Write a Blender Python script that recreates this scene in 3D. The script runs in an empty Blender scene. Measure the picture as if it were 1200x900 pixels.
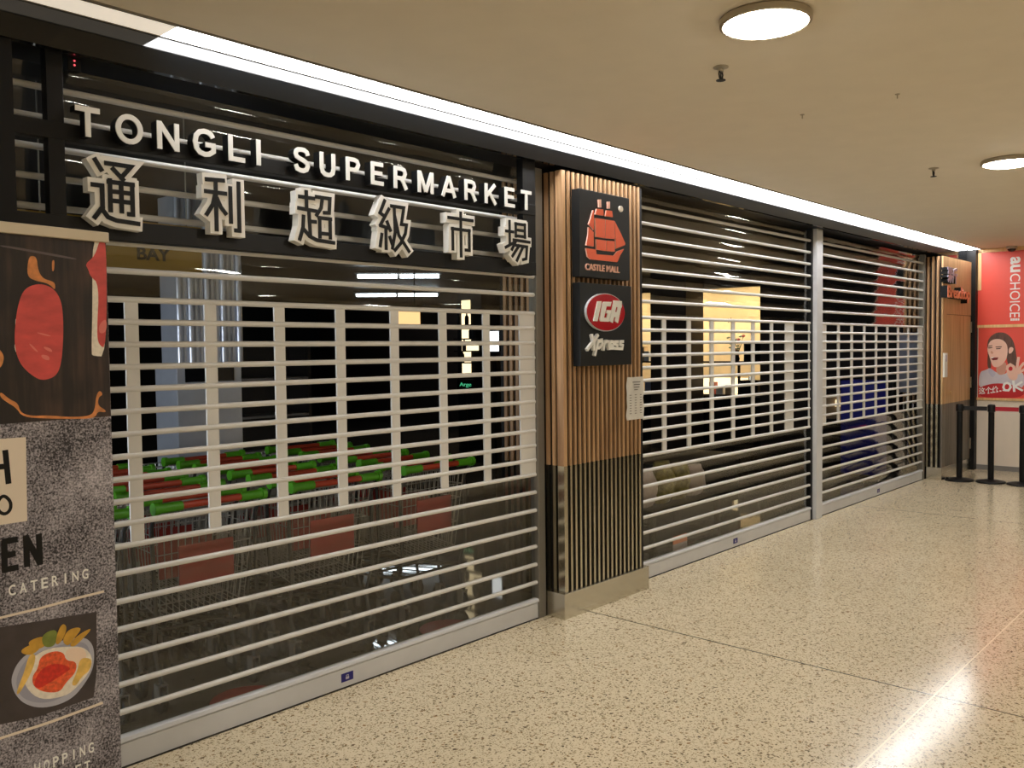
import bpy, bmesh, math, random
from mathutils import Vector, Matrix
random.seed(7)
S = bpy.context.scene
COL = S.collection

# ------------------------------------------------------------------ camera
CAM = Vector((0.0, -3.459, 1.65))
YAW, PITCH, ROLL, FOCAL = 0.829831, -0.039855, -0.011420, 1020.0
fw = Vector((math.cos(PITCH)*math.sin(YAW), math.cos(PITCH)*math.cos(YAW), math.sin(PITCH)))
rt = Vector((math.cos(YAW), -math.sin(YAW), 0)); up = rt.cross(fw)
cr, sr = math.cos(ROLL), math.sin(ROLL)
r2, u2 = cr*rt + sr*up, -sr*rt + cr*up
cd = bpy.data.cameras.new('camera'); cam = bpy.data.objects.new('camera', cd); COL.objects.link(cam)
cd.sensor_fit = 'HORIZONTAL'; cd.sensor_width = 36.0; cd.lens = 36.0*FOCAL/1200.0
cd.clip_start = 0.05; cd.clip_end = 100
cam.matrix_world = Matrix(((r2.x, u2.x, -fw.x, CAM.x), (r2.y, u2.y, -fw.y, CAM.y), (r2.z, u2.z, -fw.z, CAM.z), (0, 0, 0, 1)))
S.camera = cam

# ------------------------------------------------------------------ world, light levels, exposure
W = bpy.data.worlds.new('world'); S.world = W; W.use_nodes = True
W.node_tree.nodes['Background'].inputs[0].default_value = (1.0, 0.85, 0.65, 1)
W.node_tree.nodes['Background'].inputs[1].default_value = 0.01
STRIP_POWER, LAMP_POWER, ROOM_POWER, TUBE_POWER = 20.0, 64.0, 620.0, 16.0
STRIP_COL, LAMP_COL, ROOM_COL, TUBE_COL = (1.0, 0.99, 1.0), (1.0, 0.94, 0.85), (1.0, 0.76, 0.46), (0.75, 0.86, 1.0)
S.view_settings.view_transform = 'Standard'; S.view_settings.look = 'None'
S.view_settings.gamma = 1.0; S.view_settings.use_curve_mapping = False
S.view_settings.exposure = 0.12
S.cycles.max_bounces = 10; S.cycles.diffuse_bounces = 5; S.cycles.glossy_bounces = 5
S.cycles.transparent_max_bounces = 24; S.cycles.sample_clamp_indirect = 4.0
S.cycles.use_denoising = True

H = 2.886          # ceiling height
XE = 12.58         # end wall of the corridor

# ------------------------------------------------------------------ materials
def lin(c):
    return tuple(((v/255)/12.92 if v/255 <= 0.04045 else ((v/255+0.055)/1.055)**2.4) for v in c) + (1.0,)
def new_mat(name):
    m = bpy.data.materials.new(name); m.use_nodes = True
    nt = m.node_tree; b = nt.nodes['Principled BSDF']
    return m, nt, b
def N(nt, t, **k):
    n = nt.nodes.new(t)
    for a, v in k.items(): setattr(n, a, v)
    return n
def mat(name, col, rough=0.5, metal=0.0, vary=0.06, scale=(6, 6, 6), bump=0.0, bscale=60.0, spec=0.5, emit=None, estr=0.0):
    m, nt, b = new_mat(name)
    tc = N(nt, 'ShaderNodeTexCoord'); mp = N(nt, 'ShaderNodeMapping'); mp.inputs['Scale'].default_value = scale
    no = N(nt, 'ShaderNodeTexNoise'); no.inputs['Scale'].default_value = 1.0; no.inputs['Detail'].default_value = 5
    nt.links.new(tc.outputs['Object'], mp.inputs[0]); nt.links.new(mp.outputs[0], no.inputs['Vector'])
    rp = N(nt, 'ShaderNodeValToRGB'); c = lin(col)
    rp.color_ramp.elements[0].position = 0.3; rp.color_ramp.elements[1].position = 0.7
    rp.color_ramp.elements[0].color = tuple(max(0, v*(1-vary)) for v in c[:3]) + (1,)
    rp.color_ramp.elements[1].color = tuple(min(1, v*(1+vary)) for v in c[:3]) + (1,)
    nt.links.new(no.outputs['Fac'], rp.inputs[0]); nt.links.new(rp.outputs[0], b.inputs['Base Color'])
    b.inputs['Roughness'].default_value = rough; b.inputs['Metallic'].default_value = metal
    b.inputs['Specular IOR Level'].default_value = spec
    if bump:
        n2 = N(nt, 'ShaderNodeTexNoise'); n2.inputs['Scale'].default_value = bscale; n2.inputs['Detail'].default_value = 4
        nt.links.new(tc.outputs['Object'], n2.inputs['Vector'])
        bp = N(nt, 'ShaderNodeBump'); bp.inputs['Strength'].default_value = bump; bp.inputs['Distance'].default_value = 0.01
        nt.links.new(n2.outputs['Fac'], bp.inputs['Height']); nt.links.new(bp.outputs[0], b.inputs['Normal'])
    if emit:
        b.inputs['Emission Color'].default_value = tuple(emit) + (1,); b.inputs['Emission Strength'].default_value = estr
    return m
def ramp2(nt, a, b_, pa, pb, interp='LINEAR'):
    r = N(nt, 'ShaderNodeValToRGB'); e = r.color_ramp.elements; r.color_ramp.interpolation = interp
    e[0].position, e[1].position = pa, pb; e[0].color, e[1].color = a, b_
    return r
def mix(nt, fac, a, b_):
    n = N(nt, 'ShaderNodeMix', data_type='RGBA')
    for s, v in ((n.inputs[0], fac), (n.inputs[6], a), (n.inputs[7], b_)):
        if hasattr(v, 'is_linked'): nt.links.new(v, s)
        else: s.default_value = v
    return n.outputs[2]
def math_n(nt, op, a, b_=None):
    n = N(nt, 'ShaderNodeMath', operation=op)
    for s, v in ((n.inputs[0], a), (n.inputs[1], b_)):
        if v is None: continue
        if hasattr(v, 'is_linked'): nt.links.new(v, s)
        else: s.default_value = v
    return n.outputs[0]

def terrazzo():
    m, nt, b = new_mat('terrazzo')
    tc = N(nt, 'ShaderNodeTexCoord')
    no = N(nt, 'ShaderNodeTexNoise'); no.inputs['Scale'].default_value = 22; no.inputs['Detail'].default_value = 2
    nt.links.new(tc.outputs['Object'], no.inputs['Vector'])
    vm = N(nt, 'ShaderNodeVectorMath', operation='SCALE'); vm.inputs['Scale'].default_value = 0.03
    nt.links.new(no.outputs['Color'], vm.inputs[0])
    va = N(nt, 'ShaderNodeVectorMath', operation='ADD'); nt.links.new(tc.outputs['Object'], va.inputs[0]); nt.links.new(vm.outputs[0], va.inputs[1])
    def chips(scale, keep, size, col_a, col_b, base):
        v = N(nt, 'ShaderNodeTexVoronoi'); v.inputs['Scale'].default_value = scale; v.inputs['Randomness'].default_value = 1.0
        nt.links.new(va.outputs[0], v.inputs['Vector'])
        sp = N(nt, 'ShaderNodeSeparateColor'); nt.links.new(v.outputs['Color'], sp.inputs[0])
        k = math_n(nt, 'LESS_THAN', sp.outputs[0], keep)
        rad = math_n(nt, 'MULTIPLY', math_n(nt, 'ADD', sp.outputs[1], 0.5), size)
        d = math_n(nt, 'LESS_THAN', v.outputs['Distance'], rad)
        f = math_n(nt, 'MULTIPLY', k, d)
        cc = mix(nt, sp.outputs[2], lin(col_a), lin(col_b))
        return mix(nt, f, base, cc)
    n2 = N(nt, 'ShaderNodeTexNoise'); n2.inputs['Scale'].default_value = 1.3; n2.inputs['Detail'].default_value = 4
    nt.links.new(tc.outputs['Object'], n2.inputs['Vector'])
    base = mix(nt, n2.outputs['Fac'], lin((208, 193, 163)), lin((227, 212, 183)))
    n3 = N(nt, 'ShaderNodeTexNoise'); n3.inputs['Scale'].default_value = 140; n3.inputs['Detail'].default_value = 2
    nt.links.new(tc.outputs['Object'], n3.inputs['Vector'])
    fine = ramp2(nt, (0, 0, 0, 1), (1, 1, 1, 1), 0.52, 0.66); nt.links.new(n3.outputs['Fac'], fine.inputs[0])
    base = mix(nt, math_n(nt, 'MULTIPLY', fine.outputs[0], 0.35), base, lin((176, 158, 124)))
    c = chips(150, 0.40, 0.44, (150, 134, 106), (190, 176, 148), base)
    c = chips(96, 0.34, 0.42, (104, 92, 72), (164, 144, 112), c)
    c = chips(60, 0.15, 0.33, (98, 86, 72), (152, 122, 84), c)
    # expansion joints across the corridor every 4.67 m, and one pale strip along it
    sx = N(nt, 'ShaderNodeSeparateXYZ'); nt.links.new(tc.outputs['Object'], sx.inputs[0])
    fx = math_n(nt, 'ABSOLUTE', math_n(nt, 'SUBTRACT', math_n(nt, 'FLOORED_MODULO', math_n(nt, 'SUBTRACT', sx.outputs[0], 4.305-2.335), 4.67), 2.335))
    jx = math_n(nt, 'LESS_THAN', fx, 0.0055)
    jy = math_n(nt, 'LESS_THAN', math_n(nt, 'ABSOLUTE', math_n(nt, 'ADD', sx.outputs[1], 2.19)), 0.004)
    c = mix(nt, jx, c, lin((84, 72, 52))); c = mix(nt, jy, c, lin((238, 226, 196)))
    nt.links.new(c, b.inputs['Base Color'])
    rr = N(nt, 'ShaderNodeMapRange'); rr.inputs['To Min'].default_value = 0.11; rr.inputs['To Max'].default_value = 0.20
    nt.links.new(n2.outputs['Fac'], rr.inputs['Value']); nt.links.new(rr.outputs[0], b.inputs['Roughness'])
    return m

def timber(name, ca, cb, rough=0.45):
    m, nt, b = new_mat(name)
    tc = N(nt, 'ShaderNodeTexCoord'); mp = N(nt, 'ShaderNodeMapping'); mp.inputs['Scale'].default_value = (28, 28, 1.6)
    no = N(nt, 'ShaderNodeTexNoise'); no.inputs['Scale'].default_value = 1; no.inputs['Detail'].default_value = 6; no.inputs['Distortion'].default_value = 0.4
    nt.links.new(tc.outputs['Object'], mp.inputs[0]); nt.links.new(mp.outputs[0], no.inputs['Vector'])
    r = ramp2(nt, lin(ca), lin(cb), 0.3, 0.68); nt.links.new(no.outputs['Fac'], r.inputs[0])
    nt.links.new(r.outputs[0], b.inputs['Base Color']); b.inputs['Roughness'].default_value = rough
    bp = N(nt, 'ShaderNodeBump'); bp.inputs['Strength'].default_value = 0.08; nt.links.new(no.outputs['Fac'], bp.inputs['Height']); nt.links.new(bp.outputs[0], b.inputs['Normal'])
    return m

def brushed(name, col, rough=0.3, scale=(3, 3, 180)):
    m, nt, b = new_mat(name)
    tc = N(nt, 'ShaderNodeTexCoord'); mp = N(nt, 'ShaderNodeMapping'); mp.inputs['Scale'].default_value = scale
    no = N(nt, 'ShaderNodeTexNoise'); no.inputs['Scale'].default_value = 1; no.inputs['Detail'].default_value = 4
    nt.links.new(tc.outputs['Object'], mp.inputs[0]); nt.links.new(mp.outputs[0], no.inputs['Vector'])
    c = lin(col); r = ramp2(nt, tuple(v*0.94 for v in c[:3])+(1,), tuple(min(1, v*1.05) for v in c[:3])+(1,), 0.3, 0.7)
    nt.links.new(no.outputs['Fac'], r.inputs[0]); nt.links.new(r.outputs[0], b.inputs['Base Color'])
    b.inputs['Metallic'].default_value = 1.0
    rr = N(nt, 'ShaderNodeMapRange'); rr.inputs['To Min'].default_value = rough*0.7; rr.inputs['To Max'].default_value = rough*1.3
    nt.links.new(no.outputs['Fac'], rr.inputs['Value']); nt.links.new(rr.outputs[0], b.inputs['Roughness'])
    return m

def clear_sheet():
    m, nt, b = new_mat('clear_polycarbonate'); nt.nodes.remove(b)
    out = nt.nodes['Material Output']
    tr = N(nt, 'ShaderNodeBsdfTransparent'); tr.inputs[0].default_value = (0.90, 0.90, 0.87, 1)
    gl = N(nt, 'ShaderNodeBsdfGlossy'); gl.inputs['Roughness'].default_value = 0.035; gl.inputs['Color'].default_value = (1, 1, 1, 1)
    ge = N(nt, 'ShaderNodeNewGeometry'); dt = N(nt, 'ShaderNodeVectorMath', operation='DOT_PRODUCT')
    nt.links.new(ge.outputs['Normal'], dt.inputs[0]); nt.links.new(ge.outputs['Incoming'], dt.inputs[1])
    c = math_n(nt, 'ABSOLUTE', dt.outputs['Value'])
    f = math_n(nt, 'ADD', math_n(nt, 'MULTIPLY', math_n(nt, 'POWER', math_n(nt, 'SUBTRACT', 1.0, c), 4.2), 0.96), 0.035)
    tc = N(nt, 'ShaderNodeTexCoord'); mp = N(nt, 'ShaderNodeMapping'); mp.inputs['Scale'].default_value = (3.0, 1, 22)
    no = N(nt, 'ShaderNodeTexNoise'); no.inputs['Scale'].default_value = 1; no.inputs['Detail'].default_value = 1
    nt.links.new(tc.outputs['Object'], mp.inputs[0]); nt.links.new(mp.outputs[0], no.inputs['Vector'])
    bp = N(nt, 'ShaderNodeBump'); bp.inputs['Strength'].default_value = 0.10; bp.inputs['Distance'].default_value = 0.01
    nt.links.new(no.outputs['Fac'], bp.inputs['Height']); nt.links.new(bp.outputs[0], gl.inputs['Normal'])
    mx = N(nt, 'ShaderNodeMixShader'); nt.links.new(f, mx.inputs[0]); nt.links.new(tr.outputs[0], mx.inputs[1]); nt.links.new(gl.outputs[0], mx.inputs[2])
    nt.links.new(mx.outputs[0], out.inputs['Surface'])
    return m

def speckle():
    m, nt, b = new_mat('printed_stone')
    tc = N(nt, 'ShaderNodeTexCoord')
    a = N(nt, 'ShaderNodeTexNoise'); a.inputs['Scale'].default_value = 170; a.inputs['Detail'].default_value = 4
    c = N(nt, 'ShaderNodeTexNoise'); c.inputs['Scale'].default_value = 7; c.inputs['Detail'].default_value = 4
    nt.links.new(tc.outputs['Object'], a.inputs['Vector']); nt.links.new(tc.outputs['Object'], c.inputs['Vector'])
    s = math_n(nt, 'ADD', math_n(nt, 'MULTIPLY', a.outputs['Fac'], 0.75), math_n(nt, 'MULTIPLY', c.outputs['Fac'], 0.35))
    r = ramp2(nt, lin((38, 34, 40)), lin((206, 200, 208)), 0.44, 0.77); nt.links.new(s, r.inputs[0])
    nt.links.new(r.outputs[0], b.inputs['Base Color']); b.inputs['Roughness'].default_value = 0.55
    return m
def burnt_board():
    m, nt, b = new_mat('printed_charred_board')
    tc = N(nt, 'ShaderNodeTexCoord'); mp = N(nt, 'ShaderNodeMapping'); mp.inputs['Scale'].default_value = (40, 40, 3)
    a = N(nt, 'ShaderNodeTexNoise'); a.inputs['Scale'].default_value = 1; a.inputs['Detail'].default_value = 6
    c = N(nt, 'ShaderNodeTexNoise'); c.inputs['Scale'].default_value = 4; c.inputs['Detail'].default_value = 3
    nt.links.new(tc.outputs['Object'], mp.inputs[0]); nt.links.new(mp.outputs[0], a.inputs['Vector']); nt.links.new(tc.outputs['Object'], c.inputs['Vector'])
    s = math_n(nt, 'MULTIPLY', a.outputs['Fac'], c.outputs['Fac'])
    r = ramp2(nt, lin((24, 16, 14)), lin((88, 62, 50)), 0.20, 0.50); nt.links.new(s, r.inputs[0])
    nt.links.new(r.outputs[0], b.inputs['Base Color']); b.inputs['Roughness'].default_value = 0.5
    return m
def glow(name, col, strength, base=(0.8, 0.8, 0.8)):
    m, nt, b = new_mat(name)
    b.inputs['Base Color'].default_value = tuple(base) + (1,); b.inputs['Roughness'].default_value = 0.4
    tc = N(nt, 'ShaderNodeTexCoord'); no = N(nt, 'ShaderNodeTexNoise'); no.inputs['Scale'].default_value = 3
    nt.links.new(tc.outputs['Object'], no.inputs['Vector'])
    c = tuple(col); e = mix(nt, no.outputs['Fac'], tuple(v*0.96 for v in c)+(1,), tuple(min(1, v*1.04) for v in c)+(1,))
    nt.links.new(e, b.inputs['Emission Color']); b.inputs['Emission Strength'].default_value = strength
    return m

M = dict(
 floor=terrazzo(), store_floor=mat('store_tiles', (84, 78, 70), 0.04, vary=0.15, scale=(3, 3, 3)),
 ceiling=mat('ceiling_paint', (230, 221, 204), 0.8, vary=0.02), wall=mat('cream_wall', (222, 208, 184), 0.6, vary=0.03),
 marble=mat('pale_wall_panel', (226, 214, 198), 0.35, vary=0.07, scale=(2, 3, 1.2)),
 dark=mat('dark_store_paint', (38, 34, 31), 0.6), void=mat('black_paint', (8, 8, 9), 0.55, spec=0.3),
 brown=mat('dark_brown_panel', (52, 42, 36), 0.5), skirt=mat('grey_skirting', (128, 124, 120), 0.4),
 fascia=mat('glossy_black_fascia', (8, 10, 12), 0.05, vary=0.1, spec=0.7, bump=0.01, bscale=9),
 strip=glow('lit_strip_diffuser', STRIP_COL, STRIP_POWER), strip_spill=mat('spill_glow_strip', (236, 224, 204), 0.35, emit=(1.0, 0.9, 0.75), estr=0.55),
 lamp=glow('lit_lamp_diffuser', LAMP_COL, LAMP_POWER), tube=glow('lit_tube', TUBE_COL, TUBE_POWER),
 room_lamp=glow('lit_room_lamp', ROOM_COL, ROOM_POWER), lamp_rim=mat('lamp_rim_metal', (170, 160, 140), 0.35, 0.6),
 slat=mat('shutter_aluminium', (214, 213, 210), 0.34, 0.0, vary=0.03, spec=0.7), rail=mat('shutter_rail_aluminium', (206, 208, 212), 0.4, 0.0, vary=0.04),
 track=mat('track_aluminium', (128, 124, 116), 0.4, 0.4), clear=clear_sheet(), decal_blue=mat('blue_sticker', (22, 20, 120), 0.4),
 white=mat('white_acrylic', (236, 236, 232), 0.35, vary=0.01), body=mat('white_letter_metal', (238, 236, 230), 0.4, vary=0.02),
 black=mat('satin_black', (9, 9, 10), 0.5, spec=0.3), frame=mat('black_steel', (8, 8, 9), 0.45, spec=0.3), board=mat('charcoal_sign_board', (18, 21, 23), 0.45, spec=0.35),
 wood=timber('oak_timber', (150, 114, 80), (200, 160, 118)), veneer=timber('oak_veneer', (184, 146, 100), (216, 182, 134)),
 steel=brushed('stainless_steel', (206, 202, 190), 0.24, (2, 2, 420)), slat_steel=brushed('slat_steel', (206, 200, 182), 0.22, (90, 90, 2)),
 grey_veneer=timber('grey_laminate', (86, 80, 72), (122, 114, 102)), pale_wood=timber('pale_frame_wood', (206, 164, 108), (232, 194, 138)),
 orange=mat('orange_enamel', (240, 98, 50), 0.4, vary=0.03), pink=mat('pale_orange_letter', (238, 150, 122), 0.4), red=mat('red_enamel', (176, 22, 34), 0.25),
 paper=mat('laminated_paper', (222, 220, 214), 0.12, bump=0.25, bscale=28), ink=mat('grey_ink', (92, 88, 84), 0.6),
 poster_red=mat('poster_red', (226, 80, 64), 0.35, vary=0.05, scale=(1.5, 1.5, 1.5)), poster_deep=mat('poster_deep_red', (190, 30, 36), 0.35),
 skin=mat('printed_skin', (232, 190, 170), 0.4), skin_b=mat('printed_skin_shadow', (206, 150, 128), 0.4), hair=mat('printed_hair', (92, 62, 50), 0.4, vary=0.4, scale=(20, 60, 8)),
 shirt=mat('printed_shirt', (206, 200, 208), 0.4, vary=0.08), shirt_b=mat('printed_collar', (190, 186, 204), 0.4), lip=mat('printed_lips', (120, 30, 34), 0.4),
 purple=mat('lilac_letter', (206, 200, 226), 0.3), peach=mat('peach_letter', (250, 156, 120), 0.4),
 stone=speckle(), char=burnt_board(), rail_beige=mat('banner_rail_aluminium', (206, 194, 172), 0.4, 0.2),
 tuna=mat('printed_tuna', (206, 76, 72), 0.4, vary=0.2, scale=(12, 12, 26)), tuna_b=mat('printed_tuna_light', (222, 120, 112), 0.4), rice=mat('printed_rice', (232, 222, 206), 0.5, vary=0.12, scale=(70, 70, 70)),
 ember=mat('printed_burnt_edge', (206, 132, 74), 0.5, vary=0.25, scale=(40, 40, 40)), streak=mat('printed_scratch', (96, 84, 84), 0.5),
 print_dark=mat('printed_dark_tabletop', (62, 54, 54), 0.5, vary=0.3, scale=(10, 10, 10)), plate=mat('printed_plate', (178, 178, 190), 0.4), plate_b=mat('printed_plate_rim', (156, 156, 172), 0.4),
 egg=mat('printed_egg', (226, 186, 96), 0.5, vary=0.2, scale=(40, 40, 40)), roe=mat('printed_roe', (226, 92, 48), 0.5, vary=0.3, scale=(90, 90, 90)), roe_b=mat('printed_roe_deep', (206, 44, 26), 0.5, vary=0.2, scale=(90, 90, 90)),
 avo=mat('printed_avocado', (196, 150, 52), 0.5, vary=0.2, scale=(30, 30, 30)), avo_b=mat('printed_avocado_green', (120, 132, 54), 0.5, vary=0.2, scale=(30, 30, 30)), cream=mat('printed_sauce', (240, 214, 190), 0.5), box=mat('printed_cream_box', (226, 212, 194), 0.5, vary=0.02),
 wire=mat('zinc_wire', (170, 168, 162), 0.35, 0.7), tube_steel=mat('shaded_tube_steel', (70, 70, 70), 0.4, 0.5), grip=mat('green_plastic', (78, 158, 24), 0.4), bar=mat('red_orange_plastic', (176, 62, 38), 0.35), caster=mat('black_rubber', (20, 20, 20), 0.6),
 flap=mat('red_flap_plastic', (150, 44, 40), 0.45), foil=mat('shiny_cladding', (214, 220, 232), 0.28, 0.5, vary=0.05, bump=0.4, bscale=9), cool=glow('added_cool_glow', (0.84, 0.91, 1.0), 8.0), pale_edge=mat('pale_letter_edge', (250, 196, 176), 0.4), bay=mat('yellow_sign_board', (170, 140, 50), 0.5), bay_ink=mat('sign_ink', (52, 42, 22), 0.5),
 post=mat('black_powder_coat', (9, 9, 10), 0.45, spec=0.3), belt=mat('black_belt', (18, 18, 20), 0.7), belt_red=mat('red_belt', (168, 20, 40), 0.6),
 screen=glow('lit_white_screen', (0.92, 0.95, 1.0), 2.2), warm=glow('lit_warm_panel', (1.0, 0.62, 0.25), 1.1), fridge=glow('lit_cabinet_back', (1.0, 0.78, 0.46), 1.6), led=glow('red_led', (1.0, 0.03, 0.08), 1.2), neon=glow('green_neon', (0.05, 0.8, 0.35), 0.45),
 cream_room=mat('cream_room_wall', (242, 222, 186), 0.7), blue=mat('dark_blue_plastic', (26, 30, 150), 0.45), pale_blue=mat('pale_blue_panel', (150, 156, 178), 0.4),
 carton=mat('beige_carton', (196, 172, 140), 0.7, vary=0.1), bag=mat('crinkled_pack', (206, 190, 186), 0.3, bump=0.6, bscale=30), bag_b=mat('green_gold_pack', (150, 140, 84), 0.3, vary=0.4, scale=(30, 30, 30), bump=0.6, bscale=30), leaf=mat('dark_leaf', (40, 70, 30), 0.5), petal=mat('red_petal', (200, 30, 26), 0.5), red_decal=mat('red_floor_sticker', (150, 36, 34), 0.4), glassy=mat('dark_shop_glass', (22, 22, 24), 0.08),
)

# ------------------------------------------------------------------ geometry helpers
BASE = {}
def front(y):            # plane facing the corridor: u along the wall, v up, w out towards the viewer
    return lambda u, v, w: (u, y - w, v)
def endp(x):             # plane facing back along the corridor: u is world Y (to the right is -Y)
    return lambda u, v, w: (x - w, u, v)
def flat(z):
    return lambda u, v, w: (u, v, z + w)
class MB:
    def __init__(s): s.v, s.f, s.m = [], [], []
    def add(s, vs, fs, mi=0):
        o = len(s.v); s.v += [tuple(p) for p in vs]; s.f += [tuple(o+i for i in f) for f in fs]; s.m += [mi]*len(fs); return s
    def box(s, x0, x1, y0, y1, z0, z1, mi=0):
        vs = [(x, y, z) for z in (z0, z1) for y in (y0, y1) for x in (x0, x1)]
        return s.add(vs, [(0, 2, 3, 1), (4, 5, 7, 6), (0, 1, 5, 4), (2, 6, 7, 3), (0, 4, 6, 2), (1, 3, 7, 5)], mi)
    def prism(s, poly, fn, w0, w1, mi=0):
        n = len(poly); vs = [fn(u, v, w0) for u, v in poly] + [fn(u, v, w1) for u, v in poly]
        fs = [tuple(range(n)), tuple(range(2*n-1, n-1, -1))] + [(i, (i+1) % n, n+(i+1) % n, n+i) for i in range(n)]
        return s.add(vs, fs, mi)
    def stroke(s, pts, wd, fn, w0, w1, mi=0, closed=False, ext=0.0):
        P = [Vector(p) for p in pts]; n = len(P)
        if ext and not closed:
            P[0] = P[0] + (P[0]-P[1]).normalized()*ext; P[-1] = P[-1] + (P[-1]-P[-2]).normalized()*ext
        L, R = [], []
        for i in range(n):
            a = P[i-1] if (i > 0 or closed) else None; b = P[(i+1) % n] if (i < n-1 or closed) else None
            d1 = (P[i]-a).normalized() if a is not None else (b-P[i]).normalized()
            d2 = (b-P[i]).normalized() if b is not None else d1
            t = d1+d2; t = t.normalized() if t.length > 1e-6 else d1
            nn = Vector((-t.y, t.x)); c = max(0.45, nn.dot(Vector((-d1.y, d1.x))))
            L.append(P[i] + nn*(wd/2/c)); R.append(P[i] - nn*(wd/2/c))
        k = n if closed else n-1; s.ns = getattr(s, 'ns', 0)
        for i in range(k):
            j = (i+1) % n
            e = 0.00002*(s.ns % 40); s.ns += 1
            s.prism([L[i], L[j], R[j], R[i]], fn, w0, w1+e, mi)
        return s
    def tube(s, pts, r, n=6, r1=None, mi=0, cap=True):
        P = [Vector(p) for p in pts]; k = len(P); rings = []; prev = None
        for i, p in enumerate(P):
            t = (P[min(i+1, k-1)] - P[max(i-1, 0)]).normalized()
            a = Vector((0, 0, 1)) if abs(t.z) < 0.9 else Vector((1, 0, 0))
            if prev is not None and abs(prev.dot(t)) < 0.95: a = prev
            x = (a - t*a.dot(t)).normalized(); prev = x; y = t.cross(x)
            rr = r if r1 is None else r + (r1-r)*i/(k-1)
            rings.append([p + x*(rr*math.cos(2*math.pi*q/n)) + y*(rr*math.sin(2*math.pi*q/n)) for q in range(n)])
        vs = [v for ring in rings for v in ring]
        fs = [(i*n+q, i*n+(q+1) % n, (i+1)*n+(q+1) % n, (i+1)*n+q) for i in range(k-1) for q in range(n)]
        if cap: fs += [tuple(range(n)), tuple(range(k*n-1, (k-1)*n-1, -1))]
        return s.add(vs, fs, mi)
    def lathe(s, prof, c, n=24, axis='z', mi=0):
        vs, fs = [], []
        for r, h in prof:
            for q in range(n):
                a = 2*math.pi*q/n; u, v = r*math.cos(a), r*math.sin(a)
                vs.append({'z': (c[0]+u, c[1]+v, c[2]+h), 'x': (c[0]+h, c[1]+u, c[2]+v), 'y': (c[0]+u, c[1]+h, c[2]+v)}[axis])
        for i in range(len(prof)-1):
            for q in range(n): fs.append((i*n+q, i*n+(q+1) % n, (i+1)*n+(q+1) % n, (i+1)*n+q))
        fs += [tuple(range(n)), tuple(range(len(prof)*n-1, (len(prof)-1)*n-1, -1))]
        return s.add(vs, fs, mi)
    def build(s, name, mats, parent=None, smooth=False, bevel=0.0, recalc=True):
        off = Vector(BASE.get(parent.name, (0, 0, 0))) if parent is not None else Vector((0, 0, 0))
        me = bpy.data.meshes.new(name)
        me.from_pydata([tuple(Vector(p)-off) for p in s.v], [], s.f)
        for m in (mats if isinstance(mats, (list, tuple)) else [mats]): me.materials.append(m)
        me.polygons.foreach_set('material_index', s.m)
        if recalc:
            bm = bmesh.new(); bm.from_mesh(me); bmesh.ops.remove_doubles(bm, verts=bm.verts, dist=1e-6) if False else None
            bmesh.ops.recalc_face_normals(bm, faces=bm.faces); bm.to_mesh(me); bm.free()
        if smooth:
            me.polygons.foreach_set('use_smooth', [True]*len(me.polygons)); me.set_sharp_from_angle(angle=math.radians(40))
        o = bpy.data.objects.new(name, me); COL.objects.link(o)
        if parent is not None: o.parent = parent; BASE[o.name] = tuple(off)
        if bevel:
            b = o.modifiers.new('bevel', 'BEVEL'); b.width = bevel; b.segments = 2; b.limit_method = 'ANGLE'
        return o
def tag(o, label, cat, group=None, kind=None):
    o['label'] = label; o['category'] = cat
    if group: o['group'] = group
    if kind: o['kind'] = kind
    return o
def thing(name, loc, label, cat, group=None):
    o = bpy.data.objects.new(name, None); COL.objects.link(o); o.location = loc; o.empty_display_size = 0.1
    BASE[o.name] = tuple(loc); tag(o, label, cat, group); return o
def struct(name, mb, m, bevel=0.0, smooth=False):
    o = mb.build(name, m, None, smooth, bevel); o['kind'] = 'structure'; return o
def copy_tree(o, parent=None):
    c = o.copy(); COL.objects.link(c)
    if parent is not None: c.parent = parent
    for ch in list(o.children): copy_tree(ch, c)
    return c
def text_into(mb, s, fn, u0, u1, v0, v1, w0, w1, mi=0, offset=0.0, flip=False):
    """set text to fill the box u0..u1, v0..v1 on a plane"""
    c = bpy.data.curves.new('lettering', 'FONT'); c.body = s; c.size = 1; c.extrude = 0.5; c.offset = offset; c.resolution_u = 4
    o = bpy.data.objects.new('lettering', c); COL.objects.link(o)
    dg = bpy.context.evaluated_depsgraph_get(); me = bpy.data.meshes.new_from_object(o.evaluated_get(dg))
    bpy.data.objects.remove(o); bpy.data.curves.remove(c)
    xs = [v.co.x for v in me.vertices]; ys = [v.co.y for v in me.vertices]
    ax, bx, ay, by = min(xs), max(xs), min(ys), max(ys)
    vs = [fn(u0+(v.co.x-ax)/(bx-ax)*(u1-u0), v0+(v.co.y-ay)/(by-ay)*(v1-v0), w0+(v.co.z+0.5)*(w1-w0)) for v in me.vertices]
    mb.add(vs, [tuple(p.vertices) for p in me.polygons], mi); bpy.data.meshes.remove(me)
    return mb
def ellipse(cu, cv, ru, rv, n=40):
    return [(cu+ru*math.cos(2*math.pi*i/n), cv+rv*math.sin(2*math.pi*i/n)) for i in range(n)]
def chaikin(poly, n=2):
    for _ in range(n):
        q = []
        for i in range(len(poly)):
            a, b = poly[i], poly[(i+1) % len(poly)]
            q += [(a[0]*0.75+b[0]*0.25, a[1]*0.75+b[1]*0.25), (a[0]*0.25+b[0]*0.75, a[1]*0.25+b[1]*0.75)]
        poly = q
    return poly

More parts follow.
